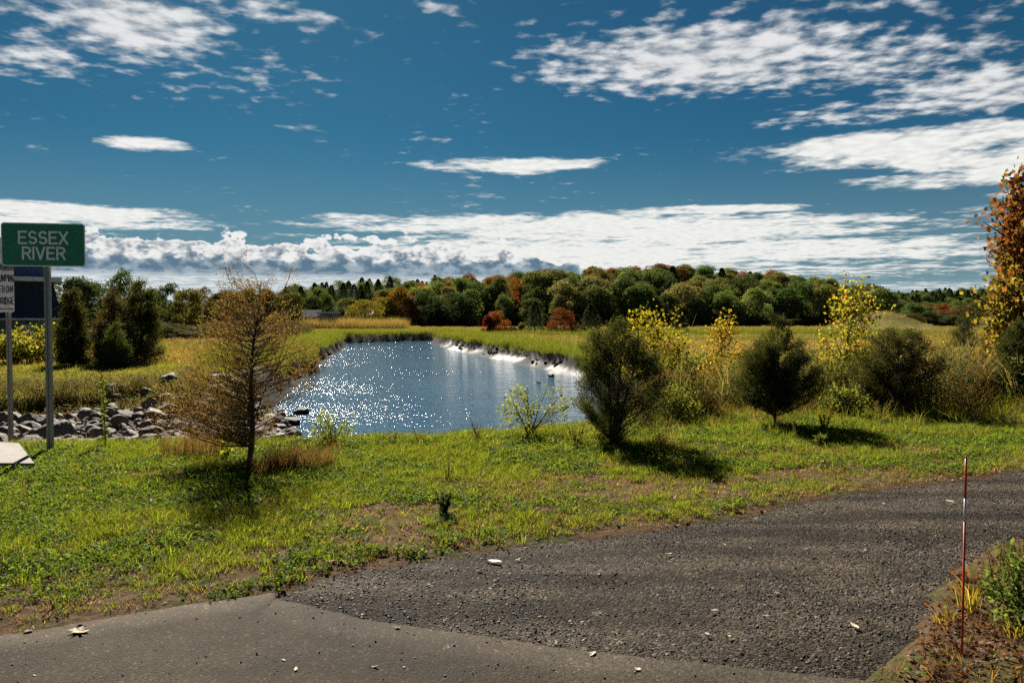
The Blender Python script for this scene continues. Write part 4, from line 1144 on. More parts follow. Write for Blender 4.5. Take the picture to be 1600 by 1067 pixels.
def weeds():
    G2 = [(.07, .11, .025), (.10, .14, .03), (.13, .15, .035)]
    weed('tall_weed', 162, 702, 10.4, 1.30, G2, 'tall leafy stalk with a brown seed head in front of the rocks', 210, .06, .025, -.04, col2=[(.14, .09, .04), (.18, .12, .05)])
    weed('green_weed', 693, 806, 6.55, .22, [(.03, .05, .018), (.045, .065, .02)], 'dark bushy weed standing alone in the lawn', 70, .035, .02, 0, 7)
    weed('feathery_weed', 700, 735, 8.1, .42, [(.13, .09, .04), (.09, .09, .03)], 'wispy brown weed behind the lone dark weed', 40, .03, .006, 0, 6)
    weed('feathery_weed', 748, 684, 10.7, .36, [(.06, .06, .025), (.12, .09, .04)], 'dark twiggy weed against the water near the airy shrub', 46, .035, .007, 0, 9)
    weed('feathery_weed', 612, 690, 10.5, .22, [(.06, .06, .025), (.10, .09, .03)], 'dark tuft on the crest in the middle of the water', 40, .03, .007, 0, 8)
    weed('feathery_weed', 586, 690, 10.5, .40, G2, 'thin green stalk on the crest just left of the dark tuft', 40, .03, .01)
    weed('feathery_weed', 655, 688, 10.6, .26, [(.14, .10, .05), (.10, .10, .03)], 'pale seeding weed on the crest right of the dark tuft', 36, .03, .006, 0, 6)
    weed('yellow_sprout', 352, 712, 9.5, .30, [(.26, .25, .03), (.20, .22, .03)], 'yellow leaved sprout left of the brown cedar trunk', 18, .055, .04, 0, 4)
    weed('goldenrod', 1290, 690, 12.0, .34, [(.24, .18, .02), (.12, .13, .03)], 'yellow flowering weed right of the pointed cedar trunk', 60, .03, .02, 0, 7)
    weed('green_weed', 1285, 720, 10.4, .22, G2, 'bright grassy weed below the pointed cedar shadow', 60, .07, .012, 0, 8)
    weed('green_weed', 900, 700, 10.4, .36, G2 + [(.12, .09, .04)], 'green weed at the left foot of the middle cedar', 70, .04, .012, 0, 8)
    weed('dry_weed', 1480, 640, 15.2, .75, [(.13, .09, .04), (.10, .09, .03)], 'brown weed stalks right of the round cedar', 60, .05, .012, 0, 9)
    weed('dry_weed', 1525, 630, 16.5, .8, [(.12, .10, .035), (.09, .10, .03)], 'olive weed stalks near the edge cedar', 60, .05, .014, 0, 9)
    weed('dry_weed', 1380, 676, 12.9, .45, [(.12, .085, .04), (.15, .11, .05)], 'dry brown weed at the foot of the round cedar', 50, .04, .008, 0, 9)
    weed('dry_weed', 1440, 664, 13.6, .5, [(.13, .09, .045), (.11, .10, .04)], 'dry tan weed in front of the round cedar, right side', 50, .04, .008, 0, 9)
    dry_clump(440, 752, 8.5, .30, .14, 'dense tan grass clump right of the brown cedar trunk', n=420)
    dry_clump(490, 748, 8.7, .30, .20, 'wide tan grass clump leaning towards the water', n=420, bend=.8)
    dry_clump(405, 758, 8.4, .22, .14, 'short tan grass clump at the base of the brown cedar')
    dry_clump(275, 712, 9.6, .34, .18, 'thin tan grass clump left of the brown cedar')
    dry_clump(318, 716, 9.5, .40, .16, 'taller tan grass clump nearest the rocks')
    dry_clump(330, 690, 10.2, .46, .26, 'straw coloured grass clump among the nearest rocks', bend=.7)
    YG = [(.30, .22, .03), (.26, .19, .03), (.20, .18, .03)]
    dry_clump(1522, 965, 4.42, .17, .05, 'yellow grass clump right behind the red stake', YG, 60, .6)
    dry_clump(1484, 990, 4.2, .10, .04, 'small yellow grass clump left of the red stake', YG, 26, .8)
    dry_clump(1590, 1000, 4.05, .12, .05, 'yellow grass clump in the corner bed by the shrub', YG, 30, .8)
    dry_clump(1040, 712, 10.4, .30, .18, 'dry grass in the shadow of the middle cedar', DRY + OLIVE, 160)

near_plants()
weeds()
# ------------------------------------------------------------------ rocks
def boulder_protos(n):
    import bmesh
    out = []
    for i in range(n):
        rr = random.Random(50 + i)
        bm = bmesh.new(); bmesh.ops.create_icosphere(bm, subdivisions=3, radius=.5)
        planes = [(Vector((rr.gauss(0, 1), rr.gauss(0, 1), rr.gauss(0, .8))).normalized(), rr.uniform(.24, .40)) for q in range(11)]
        ph = [rr.uniform(0, 6) for q in range(4)]
        for v in bm.verts:
            for nrm, dd in planes:
                e = v.co.dot(nrm) - dd
                if e > 0: v.co -= nrm * e * .97
            v.co *= 1 + .035 * math.sin(v.co.x * 13 + ph[0]) * math.sin(v.co.y * 12 + ph[1]) + .02 * math.sin(v.co.z * 23 + ph[2])
            v.co.z *= .72; v.co.x *= 1.2
        me = bpy.data.meshes.new('boulder'); bm.to_mesh(me); bm.free()
        me.materials.append(MAT['rock'])
        sh = np.zeros(len(me.polygons), bool); me.polygons.foreach_set('use_smooth', sh)
        out.append(me)
    return out

def rock_material():
    m, k, out = material('granite')
    tc = k.add('ShaderNodeTexCoord'); v = tc.outputs['Object']
    oi = k.add('ShaderNodeObjectInfo')
    vv = k.add('ShaderNodeVectorMath', operation='ADD'); k.put(vv.inputs[0], v); k.put(vv.inputs[1], k.xyz(k.m('MULTIPLY', oi.outputs['Random'], 40.), 0., 0.))
    n1 = k.noise(vv.outputs[0], 3.5, 6, .65); n2 = k.noise(vv.outputs[0], 22, 5, .7)
    c = k.mix(k.smooth(n1, .3, .7), (.115, .086, .062), (.225, .172, .124))
    c = k.mix(k.smooth(n2, .55, .75), c, (.07, .06, .052))
    c = k.mix(1., c, oi.outputs['Color'], 'MULTIPLY')
    nm = k.bump(k.m('ADD', n1, k.m('MULTIPLY', n2, .4)), .8, .06)
    principled(k, out, c, .75, .2, nm)
    return m
MAT['rock'] = rock_material()

def march(px, py):
    """where the line of sight through a pixel meets the land"""
    t = 6 * 1.006 ** np.arange(420)
    P = np.array([0, 0, EYE]) + t[:, None] * ray(px, py)
    hit = np.nonzero(P[:, 2] <= H(P[:, 0], P[:, 1]))[0]
    return P[hit[0]] if len(hit) else None

def rocks():
    pr = boulder_protos(9)
    named = [(40, 664, 62, (1.05, .95, .9), 'long pale flat boulder at the left end of the rocks'),
             (78, 682, 66, (1.0, .95, .9), 'pale slab between the two sign posts'),
             (240, 634, 52, (1., 1., 1.), 'big grey boulder at the back of the rock pile'),
             (318, 636, 56, (1.25, 1.0, .8), 'large tan rounded boulder high on the rock pile'),
             (284, 630, 36, (1.1, 1.05, 1.0), 'angular whitish boulder left of the large tan one'),
             (238, 654, 50, (1.2, 1.08, .9), 'smooth oval tan boulder in the middle of the rocks'),
             (360, 632, 40, (1.05, .98, .92), 'light boulder right of the large tan one by the cedar'),
             (262, 643, 40, (.95, .97, 1.), 'rounded grey boulder between the oval one and the angular one'),
             (305, 622, 34, (1., .95, .9), 'pale boulder topmost on the rock pile'),
             (110, 652, 40, (1., .9, .82), 'brownish boulder just left of the green sign post'),
             (185, 652, 46, (.98, .96, .92), 'broad low boulder behind the tall leafy stalk')]
    spots = [(a, b, c, d, e) for a, b, c, d, e in named]
    for px, py, s, col, lab in spots:
        p = march(px, py + s * .12)
        if p is None or p[1] > 34 or p[1] < 10.6: continue
        d, r_ = river_d(np.array([p[0]]), np.array([p[1]]))
        size = s / FPX * p[1] * .86
        o = link('boulder', pr[random.randrange(len(pr))])
        o.location = (p[0], p[1] + size * .3, p[2] + size * .16)
        o.rotation_euler = (random.uniform(-.3, .3), random.uniform(-.3, .3), random.uniform(0, 6.28) if not lab else random.uniform(-.4, .4))
        o.scale = (size * random.uniform(.85, 1.1), size * random.uniform(.8, 1.1), size * random.uniform(.75, 1.15))
        g = random.uniform(.6, 1.05)
        o.color = (col + (1,)) if col else (g, g * random.uniform(.92, 1.), g * random.uniform(.84, 1.), 1)
        tag(o, lab or ('small grey rock in the riprap beyond the grass edge' if s < 24 else 'medium grey brown rock in the riprap beyond the grass edge' if s < 34 else 'large dull rock in the riprap beyond the grass edge'), 'rock', 'riprap rocks by the creek')
    # the rest of the riprap, thrown over the hollow and down to the water
    here = [(o.location.x, o.location.y, o.scale.x) for o in COL.objects if o.name.startswith('boulder')]
    tries = 0; n = 0
    while tries < 9000 and n < 285:
        tries += 1
        y = random.uniform(11.4, 35); x = random.uniform(-.655 * y, -4.5)
        if x > np.interp(y, RIV_Y, RIV_L) + .8 or (y > 26.3 and x < -14.5) or (y > 24.5 and x < -17) or (y > 29 and x < np.interp(y, RIV_Y, RIV_L) - 2.6): continue
        size = random.choice([.30, .34, .4, .46, .54, .64]) * np.interp(y, [11, 18, 28], [.7, .95, 1.2])
        if any((x - a) ** 2 + (y - b) ** 2 < (.33 * (size + c)) ** 2 for a, b, c in here): continue
        here.append((x, y, size)); n += 1
        o = link('boulder', pr[random.randrange(len(pr))]); o.location = (x, y, Hs(x, y) + size * random.uniform(.10, .26))
        o.rotation_euler = (random.uniform(-.5, .5), random.uniform(-.5, .5), random.uniform(0, 6.28))
        o.scale = (size * random.uniform(.9, 1.25), size * random.uniform(.8, 1.1), size * random.uniform(.75, 1.2))
        g = random.uniform(.55, 1.0); o.color = (g, g * random.uniform(.9, 1.), g * random.uniform(.8, 1.), 1)
        ipx = 800 + x / y * FPX
        zone = next(w for lim, w in ((-10, 'at the picture edge'), (40, 'near the white sign post'), (75, 'between the sign posts'), (115, 'right of the green sign post'), (160, 'left of the leafy stalk'), (205, 'right of the leafy stalk'),
                                     (250, 'below the oval boulder'), (300, 'below the angular boulder'), (345, 'below the large tan boulder'), (390, 'left of the brown cedar trunk'), (9999, 'right of the brown cedar trunk')) if ipx < lim)
        row = next(w for lim, w in ((14.5, 'first row'), (17.5, 'second row'), (21, 'middle'), (24.5, 'back'), (99, 'rear')) if y < lim)
        tag(o, '%s %s rock, riprap %s, %s' % ('small' if size < .42 else 'medium' if size < .58 else 'large', 'dark' if g < .78 else 'paler', row, zone), 'rock', 'riprap rocks by the creek')
    for px, py, s, lab in [(557, 681, 12, 'small wet rock poking out of the water near the grass'), (861, 588, 16, 'low dark rock awash near the right shore'), (842, 598, 8, 'tiny dark rock awash off the right shore'),
                           (455, 662, 40, 'dark boulder at the water edge behind the brown cedar'), (470, 646, 30, 'dark rock farthest out at the creek edge'), (436, 676, 34, 'dark rock below the water edge boulder')]:
        x, y = at_z(px, py, -2.5); size = s / FPX * y
        o = link('boulder', pr[random.randrange(len(pr))]); z = max(-2.5, Hs(x, y)); o.location = (x, y, z + size * .08)
        o.scale = (size, size * .9, size * .7); o.rotation_euler = (0, 0, random.uniform(0, 6)); o.color = (.35, .33, .32, 1)
        tag(o, lab, 'rock', 'riprap rocks by the creek')
    # smaller broken stone filling the gaps
    def dnr(x, y): return (x < np.interp(y, RIV_Y, RIV_L) + .6) & (x > -.70 * y) & ((y < 26.4) | (x > np.interp(y, RIV_Y, RIV_L) - 2.2)) & (fbm(x * .9, y * .9) > .36)
    x, y, P = sample(6500, -20, -4.5, 11.2, 34, dnr)
    P[:, 2] += .02
    scatter('broken_stone', [bpy.data.objects.new('stone', me) for me in pr[:6]], P, .08 + .24 * rng.random(len(x)) ** 2, tilt=.5)
    # peat clods fallen from the marsh bank on to the mud
    def dn(x, y):
        d, right = river_d(x, y)
        return right & (d > .4) & (d < 3.4) & (y > 50) & (y < 120) & (fbm(x * .5, y * .5) > .63)
    x, y, P = sample(9000, -14, 9, 50, 120, dn)
    pm = plain('peat', (.03, .025, .02), (.05, .04, .03), 8, .85, .1, .02, 20)
    kinds = []
    for me in pr[:3]:
        c = me.copy(); c.materials.clear(); c.materials.append(pm); kinds.append(bpy.data.objects.new('clod', c))
    P[:, 2] += .05
    scatter('peat_clods', kinds, P, rng.uniform(.15, .5, len(x)), tilt=.4)

# ------------------------------------------------------------------ signs
GLY = {'E': (.56, [[(0, 0), (0, 1)], [(0, 1), (.56, 1)], [(0, .52), (.46, .52)], [(0, 0), (.56, 0)]]),
       'F': (.54, [[(0, 0), (0, 1)], [(0, 1), (.54, 1)], [(0, .52), (.44, .52)]]),
       'I': (.0, [[(0, 0), (0, 1)]]), 'N': (.6, [[(0, 0), (0, 1)], [(0, 1), (.6, 0)], [(.6, 0), (.6, 1)]]),
       'X': (.62, [[(0, 0), (.62, 1)], [(0, 1), (.62, 0)]]), 'V': (.64, [[(0, 1), (.32, 0)], [(.64, 1), (.32, 0)]]),
       'M': (.72, [[(0, 0), (0, 1)], [(0, 1), (.36, .25)], [(.36, .25), (.72, 1)], [(.72, 1), (.72, 0)]]),
       'L': (.5, [[(0, 1), (0, 0)], [(0, 0), (.5, 0)]])}
def arc(cx, cy, rx, ry, a0, a1, n=9): return [(cx + rx * math.cos(R(a0 + (a1 - a0) * i / n)), cy + ry * math.sin(R(a0 + (a1 - a0) * i / n))) for i in range(n + 1)]
GLY['S'] = (.58, [arc(.29, .74, .27, .26, 20, 270, 10) + arc(.29, .25, .29, .25, 90, -160, 10)])
GLY['R'] = (.6, [[(0, 0), (0, 1)], [(0, 1), (.32, 1)] + arc(.32, .75, .27, .25, 90, -90, 8) + [(0, .5)], [(.3, .5), (.6, 0)]])
GLY['P'] = (.58, [[(0, 0), (0, 1)], [(0, 1), (.32, 1)] + arc(.32, .74, .26, .26, 90, -90, 8) + [(0, .48)]])
GLY['B'] = (.58, [[(0, 0), (0, 1)], [(0, 1), (.3, 1)] + arc(.3, .76, .24, .24, 90, -90, 8) + [(0, .52)], [(.3, .52)] + arc(.32, .26, .26, .26, 90, -90, 8) + [(0, 0)]])
GLY['D'] = (.6, [[(0, 0), (0, 1)], [(0, 1), (.22, 1)] + arc(.22, .5, .38, .5, 90, -90, 10) + [(0, 0)]])
GLY['O'] = (.64, [arc(.32, .5, .32, .5, 90, 450, 18)])
GLY['G'] = (.62, [arc(.32, .5, .32, .5, 50, 320, 14), [(.34, .45), (.62, .45)], [(.6, .45), (.6, .14)]])
GLY['J'] = (.46, [[(.44, 1), (.44, .25)] + arc(.23, .25, .21, .25, 0, -170, 8)])
GLY['U'] = (.58, [[(0, 1), (0, .28)] + arc(.29, .28, .29, .28, 180, 360, 8) + [(.58, 1)]])

def lettering(m, text, xc, z0, h, wfac=1., t=.16, gap=.26, y=-.004, jitter=0.):
    """stroke letters standing a little proud of the sign face"""
    widths = [GLY[c][0] * wfac if c != ' ' else .3 for c in text]
    tot = (sum(widths) + gap * (len(text) - 1)) * h
    x = xc - tot / 2; lvl = 0
    for c, w in zip(text, widths):
        if c != ' ':
            for poly in GLY[c][1]:
                q = [Vector((x + px * wfac * h, 0, z0 + pz * h)) for px, pz in poly]
                for i in range(len(q) - 1):
                    d = (q[i + 1] - q[i]); L = d.length
                    if L < 1e-6: continue
                    d /= L; n = Vector((-d.z, 0, d.x)) * t * h / 2; e = d * t * h * (.5 if len(q) == 2 else .12)
                    lvl += 1; yy = y - (lvl % 7) * .0002
                    vs = [q[i] - e - n, q[i + 1] + e - n, q[i + 1] + e + n, q[i] - e + n]
                    m.add([(v.x, yy, v.z) for v in vs], [(0, 1, 2, 3)])
        x += (w + gap) * h

def rounded(w, h, r, n=5):
    pts = []
    for cx, cz, a in ((w / 2 - r, h / 2 - r, 0), (-w / 2 + r, h / 2 - r, 90), (-w / 2 + r, -h / 2 + r, 180), (w / 2 - r, -h / 2 + r, 270)):
        pts += [(cx + r * math.cos(R(a + 90 * i / n)), cz + r * math.sin(R(a + 90 * i / n))) for i in range(n + 1)]
    return pts

def post(root, height, w=.045, mat=None):
    """square steel tube with a column of punched holes in front and side faces"""
    m = MB(); step = .0254; n = int((height + .3) / step); z = -.3; hw = w / 2; hr = .0085
    oct_ = [(hr * math.cos(R(22.5 + 45 * i)), hr * math.sin(R(22.5 + 45 * i))) for i in range(8)]
    for i in range(n):
        zc = z + step * (i + .5)
        rect = [(hw, step * .2), (hw * .5, step / 2), (-hw * .5, step / 2), (-hw, step * .2), (-hw, -step * .2), (-hw * .5, -step / 2), (hw * .5, -step / 2), (hw, -step * .2)]
        rect = [(hw, step / 2), (hr * .5, step / 2), (-hr * .5, step / 2), (-hw, step / 2), (-hw, -step / 2), (-hr * .5, -step / 2), (hr * .5, -step / 2), (hw, -step / 2)]
        for face in range(2):
            f = (lambda a, b: (a, -hw, zc + b)) if face == 0 else (lambda a, b: (-hw, -a, zc + b))
            vs = [f(a, b) for a, b in rect] + [f(a, b) for a, b in oct_]
            m.add(vs, [(j, (j + 1) % 8, 8 + (j + 1) % 8, 8 + j) for j in range(8)])
    z1 = z + step * n
    m.add([(hw, -hw, z), (hw, hw, z), (hw, hw, z1), (hw, -hw, z1), (-hw, hw, z), (-hw, hw, z1)], [(0, 1, 2, 3), (1, 4, 5, 2)])
    return m.build('post', mat, root)

def signs():
    steel = plain('galvanised_steel', (.30, .28, .25), (.22, .205, .18), 30, .55, .5, .001, 120, .35)
    white = plain('white_sheeting', (.88, .86, .82), (.78, .76, .72), 7, .5, .4)
    green = plain('green_sheeting', (.006, .20, .095), (.005, .165, .08), 9, .42, .4)
    black = plain('black_lettering', (.05, .05, .055), (.10, .10, .10), 60, .6, .3)
    x, y = at_z(79, 709, -.06)
    root = empty('river_sign', (x, y, Hs(x, y)), R(10)); tag(root, 'green road sign reading ESSEX RIVER on a perforated steel post', 'road sign')
    dist = y
    zc = px_h(383.5, dist) - root.location.z; w, h = 120 / FPX * dist, 67 / FPX * dist
    post(root, zc + h / 2 - .01, .064, steel)
    ox = px_x(74, dist) - px_x(77, dist)
    pan = empty  # sign face
    p = MB(); p.prism([(a + ox, b + zc) for a, b in rounded(w, h, .035)], -.042, -.039)
    face = p.build('sign_panel', white, root)
    q = MB(); q.prism([(a + ox, b + zc) for a, b in rounded(w - .026, h - .026, .028)], -.0445, -.0422)
    q.build('green_field', green, face)
    s = dist / FPX
    t = MB(); lettering(t, 'ESSEX', ox, zc + (383.5 - 381.5) * s, 18 * s * .98, 1.0, .17, .25, -.046); t.build('lettering', white, face)
    t = MB(); lettering(t, 'RIVER', ox + .005, zc - (405.5 - 383.5) * s, 17.5 * s, 1.0, .17, .25, -.046); t.build('lettering', white, face)
    for dz in (-.2, .2):
        b = MB(); b.tube([(0, -.0445, zc + dz), (0, -.053, zc + dz)], [.009, .008], 8); b.build('bolt', steel, root)
    # narrow white sign behind it
    x, y = at_z(17, 681, -.25)
    root = empty('warning_sign', (x, y, Hs(x, y)), R(8)); tag(root, 'narrow weathered white warning sign half hidden behind the green sign', 'road sign')
    s = y / FPX; zb = px_h(488, y) - root.location.z; zt = px_h(372, y) - root.location.z
    post(root, zt - .04, .06, steel)
    w, h = 24 * s, zt - zb; ox = -1.5 * s
    p = MB(); p.prism([(a + ox, b + (zt + zb) / 2) for a, b in rounded(w, h, .03)], -.040, -.037)
    worn = plain('weathered_white', (.78, .76, .76), (.60, .58, .58), 12, .6, .3)
    face = p.build('sign_panel', worn, root)
    t = MB()
    def row(py): return px_h(py, y) - root.location.z
    for txt, a, b, wf in (('NO', 397, 388, .8), ('DIVING', 423, 413, .40), ('OR', 423, 413, .40), ('JUMPING', 440, 430, .42), ('FROM', 457, 447, .55), ('BRIDGE', 475, 465, .45)):
        t = MB(); lettering(t, txt, ox + {'DIVING': -.17 * w, 'OR': .34 * w}.get(txt, 0), row(a), row(b) - row(a), wf, .14, .16 if len(txt) > 4 else .22, -.042); t.build('lettering', black, face)
    t = MB(); t.box(ox - w * .42, ox + w * .42, -.0415, -.0405, row(483.5), row(482))
    t.build('border_line', black, face)

def stake():
    x, y = at_z(1503, 1021, .03)
    z = Hs(x, y); top = Vector((px_x(1515, y) - x, .01, px_h(713, y) - z))
    root = empty('marker_stake', (x, y, z)); tag(root, 'thin red driveway stake with a white band near its tip', 'stake')
    red = plain('red_plastic', (.55, .03, .02), (.45, .026, .018), 20, .4, .4); wh = plain('reflective_white', (.62, .62, .62), (.52, .52, .52), 30, .35, .5)
    rd = .0052
    def seg(a, b, r): m = MB(); m.tube([top * a, top * b], r, 10); return m
    seg(-.08, .672, rd).build('rod', red, root)
    seg(.672, .785, rd * 1.12).build('white_band', wh, root)
    seg(.785, .985, rd).build('rod_tip', red, root)
    seg(.985, 1.0, rd * .7).build('cap', plain('orange_cap', (.4, .12, .03)), root)

# ------------------------------------------------------------------ buildings and things across the creek
def buildings():
    d = 96.; s = d / FPX
    x0 = px_x(97, d); zg = Hs(px_x(40, d), d)
    navy = plain('navy_shingles', (.026, .034, .062), (.017, .022, .042), 3, .7, .2, .02, 12)
    wall = plain('grey_clapboard', (.17, .16, .15), (.14, .13, .125), 2, .8, .2)
    trim = plain('white_trim', (.62, .62, .62), (.5, .5, .5), 3, .6, .3)
    blue = plain('blue_siding', (.05, .09, .19), (.04, .075, .16), 3, .6, .3)
    glass = plain('dark_glass', (.03, .035, .045), (.02, .025, .03), 1, .1, .6)
    root = empty('mansard_building', (x0, d, zg), R(29.5)); tag(root, 'building with steep navy shingled roof, white eaves and blue upper storey', 'building')
    X = lambda px: (px - 97) * .0672
    Z = lambda py: px_h(py, d) - zg
    dep = 9.
    m = MB(); m.box(X(-75), X(92), 0, dep, -1.2, Z(500)); w_ = m.build('wall', wall, root)
    for i in range(7):
        z = .1 + i * (Z(500) - .2) / 7
        c = MB(); c.box(X(-75) - .02, X(92) + .02, -.035, -.002, z, z + (Z(500) - .2) / 7 - .05); c.build('clapboard', wall, w_)
    m = MB(); a0, a1, b0, b1 = X(-78), X(98), X(-64), X(84)
    m.add([(a0, -.5, Z(497)), (a1, -.5, Z(497)), (a1, dep + .5, Z(497)), (a0, dep + .5, Z(497)), (b0, .7, Z(441)), (b1, .7, Z(441)), (b1, dep - .7, Z(441)), (b0, dep - .7, Z(441))],
          [(0, 1, 5, 4), (1, 2, 6, 5), (2, 3, 7, 6), (3, 0, 4, 7), (4, 5, 6, 7), (3, 2, 1, 0)])
    roof = m.build('roof', navy, root)
    rows = 12
    for i in range(rows):      # courses of shingles, each a little proud of the one above
        t0, t1 = i / rows, (i + 1) / rows
        z0, z1 = Z(497) + (Z(441) - Z(497)) * t0, Z(497) + (Z(441) - Z(497)) * t1
        y0, y1 = -.5 + 1.2 * t0, -.5 + 1.2 * t1
        xl0, xr0, xl1, xr1 = a0 + (b0 - a0) * t0, a1 + (b1 - a1) * t0, a0 + (b0 - a0) * t1, a1 + (b1 - a1) * t1
        c = MB(); c.add([(xl0, y0 - .05, z0), (xr0, y0 - .05, z0), (xr1, y1 - .012, z1), (xl1, y1 - .012, z1), (xl0, y0, z0), (xr0, y0, z0)], [(0, 1, 2, 3), (4, 5, 1, 0)])
        c.build('shingle_course', navy, roof)
    m = MB(); m.box(X(-82), X(98), -.9, dep + .9, Z(440.6), Z(434)); m.build('eaves', trim, root)
    m = MB(); m.box(X(-80), X(99), -.62, dep + .62, Z(500), Z(497.3)); m.build('gutter_board', trim, root)
    m = MB(); m.box(X(-70), X(80), .6, dep - .6, Z(433.8), Z(396)); m.build('upper_storey', blue, root)
    m = MB(); m.box(X(-72), X(82), .4, dep - .4, Z(396), Z(393)); m.build('parapet', trim, root)
    m = MB(); m.box(X(37), X(53), -.10, -.036, 0, Z(507.5)); dr = m.build('door', trim, root)
    m = MB(); m.box(X(39), X(51), -.13, -.101, .2, Z(510)); m.build('door_panel', plain('pale_blue_paint', (.38, .43, .5)), dr)
    for px in (3, -25, 70):
        m = MB(); m.box(X(px), X(px + 10), -.09, -.036, Z(526), Z(516)); wn = m.build('window', trim, root)
        m = MB(); m.box(X(px + 1), X(px + 9), -.11, -.091, Z(525), Z(517)); m.build('pane', glass, wn)
    m = MB(); m.box(X(44), X(47), -.25, -.036, Z(505), Z(502.5)); m.build('door_lamp', plain('lamp_black', (.03, .03, .03)), root)

    grey = plain('weathered_grey', (.20, .20, .20), (.15, .15, .15), 2, .8, .2)
    slate = plain('slate_roof', (.06, .06, .066), (.04, .04, .045), 2, .9, .02)
    def shed(px0, px1, pyt, pyb, d, label, roof='flat', wallm=grey, roofm=slate, deep=8., name='grey_shed'):
        s = d / FPX; xa, xb = px_x(px0, d), px_x(px1, d); zg = Hs((xa + xb) / 2, d)
        r = empty(name, ((xa + xb) / 2, d, zg)); tag(r, label, 'building', 'buildings beyond the creek')
        W = (xb - xa) / 2; zt = px_h(pyt, d) - zg
        h = zt if roof == 'flat' else zt * .62
        m = MB(); m.box(-W, W, 0, deep, -.8, h); m.build('wall', wallm, r)
        m = MB()
        if roof == 'flat': m.box(-W - .4, W + .4, -.4, deep + .4, h + .003, h + .45)
        else:
            m.add([(-W - .4, -.4, h), (W + .4, -.4, h), (W + .4, deep + .4, h), (-W - .4, deep + .4, h), (-W - .4, deep / 2, zt), (W + .4, deep / 2, zt)], [(0, 1, 5, 4), (2, 3, 4, 5), (0, 4, 3), (1, 2, 5), (3, 2, 1, 0)])
        m.build('roof', trim if roof == 'flat' else roofm, r)
        n = max(1, int(W * 2 / 4))
        for i in range(n):
            xc = -W + (i + .5) * 2 * W / n
            m = MB(); m.box(xc - .55, xc + .55, -.06, -.003, h * .35, h * .35 + 1.1); wn = m.build('window', trim, r)
            m = MB(); m.box(xc - .42, xc + .42, -.08, -.061, h * .35 + .12, h * .35 + .98); m.build('pane', glass, wn)
        return r
    shed(497, 519, 490, 505, 205, 'flat roofed grey shed across the marsh with a white roof edge')
    shed(440, 496, 484, 504, 212, 'long low grey house roof behind the flat roofed shed', 'gable', name='low_house')
    shed(366, 400, 486, 500, 190, 'pale low house seen behind the brown cedar', 'gable', trim, name='low_house')
    shed(582, 596, 483, 497, 285, 'tiny grey gabled house between the golden and amber trees', 'gable', grey, plain('pale_roof', (.35, .36, .38)), 7., 'gabled_house')
    # blue container and a parked car
    d = 203.; x = px_x(521, d); zg = Hs(x, d)
    r = empty('storage_container', (x, d, zg)); tag(r, 'blue storage container at the right end of the flat shed', 'container')
    bl = plain('container_blue', (.04, .12, .22), (.03, .09, .17), 3, .5, .3)
    m = MB(); m.box(-1.0, 1.0, 0, 2.4, 0, 2.0); m.build('body', bl, r)
    for i in range(6):
        m = MB(); m.box(-.95 + i * .33, -.80 + i * .33, -.05, -.002, .1, 1.9); m.build('rib', bl, r)
    for px, d, col, lab in ((140, 88, (.55, .56, .58), 'pale parked car glimpsed between the cedar and the tree line'), (508, 202, (.16, .05, .04), 'small dark red car parked by the blue container')):
        x = px_x(px, d); r = empty('parked_car', (x, d, Hs(x, d)), R(8)); tag(r, lab, 'car')
        body = [(-2.1, .35), (-2.15, .75), (-1.9, .92), (-1.2, .98), (-.7, 1.42), (.7, 1.45), (1.35, 1.0), (2.0, .9), (2.15, .65), (2.1, .35)]
        m = MB(); m.prism(body, -.85, .85); m.build('body', plain('car_paint', col, col, 3, .25, .5), r)
        m = MB(); m.prism([(-1.02, 1.0), (-.62, 1.36), (.62, 1.38), (1.12, 1.02)], -.86, -.855); m.build('side_window', glass, r)
        for wx in (-1.3, 1.3):
            for wy in (-.8, .8):
                m = MB(); m.tube([(wx, wy - .1, .33), (wx, wy + .1, .33)], .33, 14); m.build('wheel', plain('tyre', (.02, .02, .02)), r)
    # small orange marker flag on the lawn
    d = 41.; x = px_x(222, d); r = empty('marker_flag', (x, d, Hs(x, d))); tag(r, 'tiny orange marker flag standing on the far lawn', 'flag')
    m = MB(); m.tube([(0, 0, -.05), (.03, 0, .62)], .008, 5); m.build('wire', plain('wire', (.3, .3, .3)), r)
    m = MB(); m.add([(.03, 0, .62), (-.22, -.02, .7), (-.25, .02, .56), (.025, 0, .46)], [(0, 1, 2, 3)]); m.build('flag', plain('orange_vinyl', (.5, .10, .02)), r)

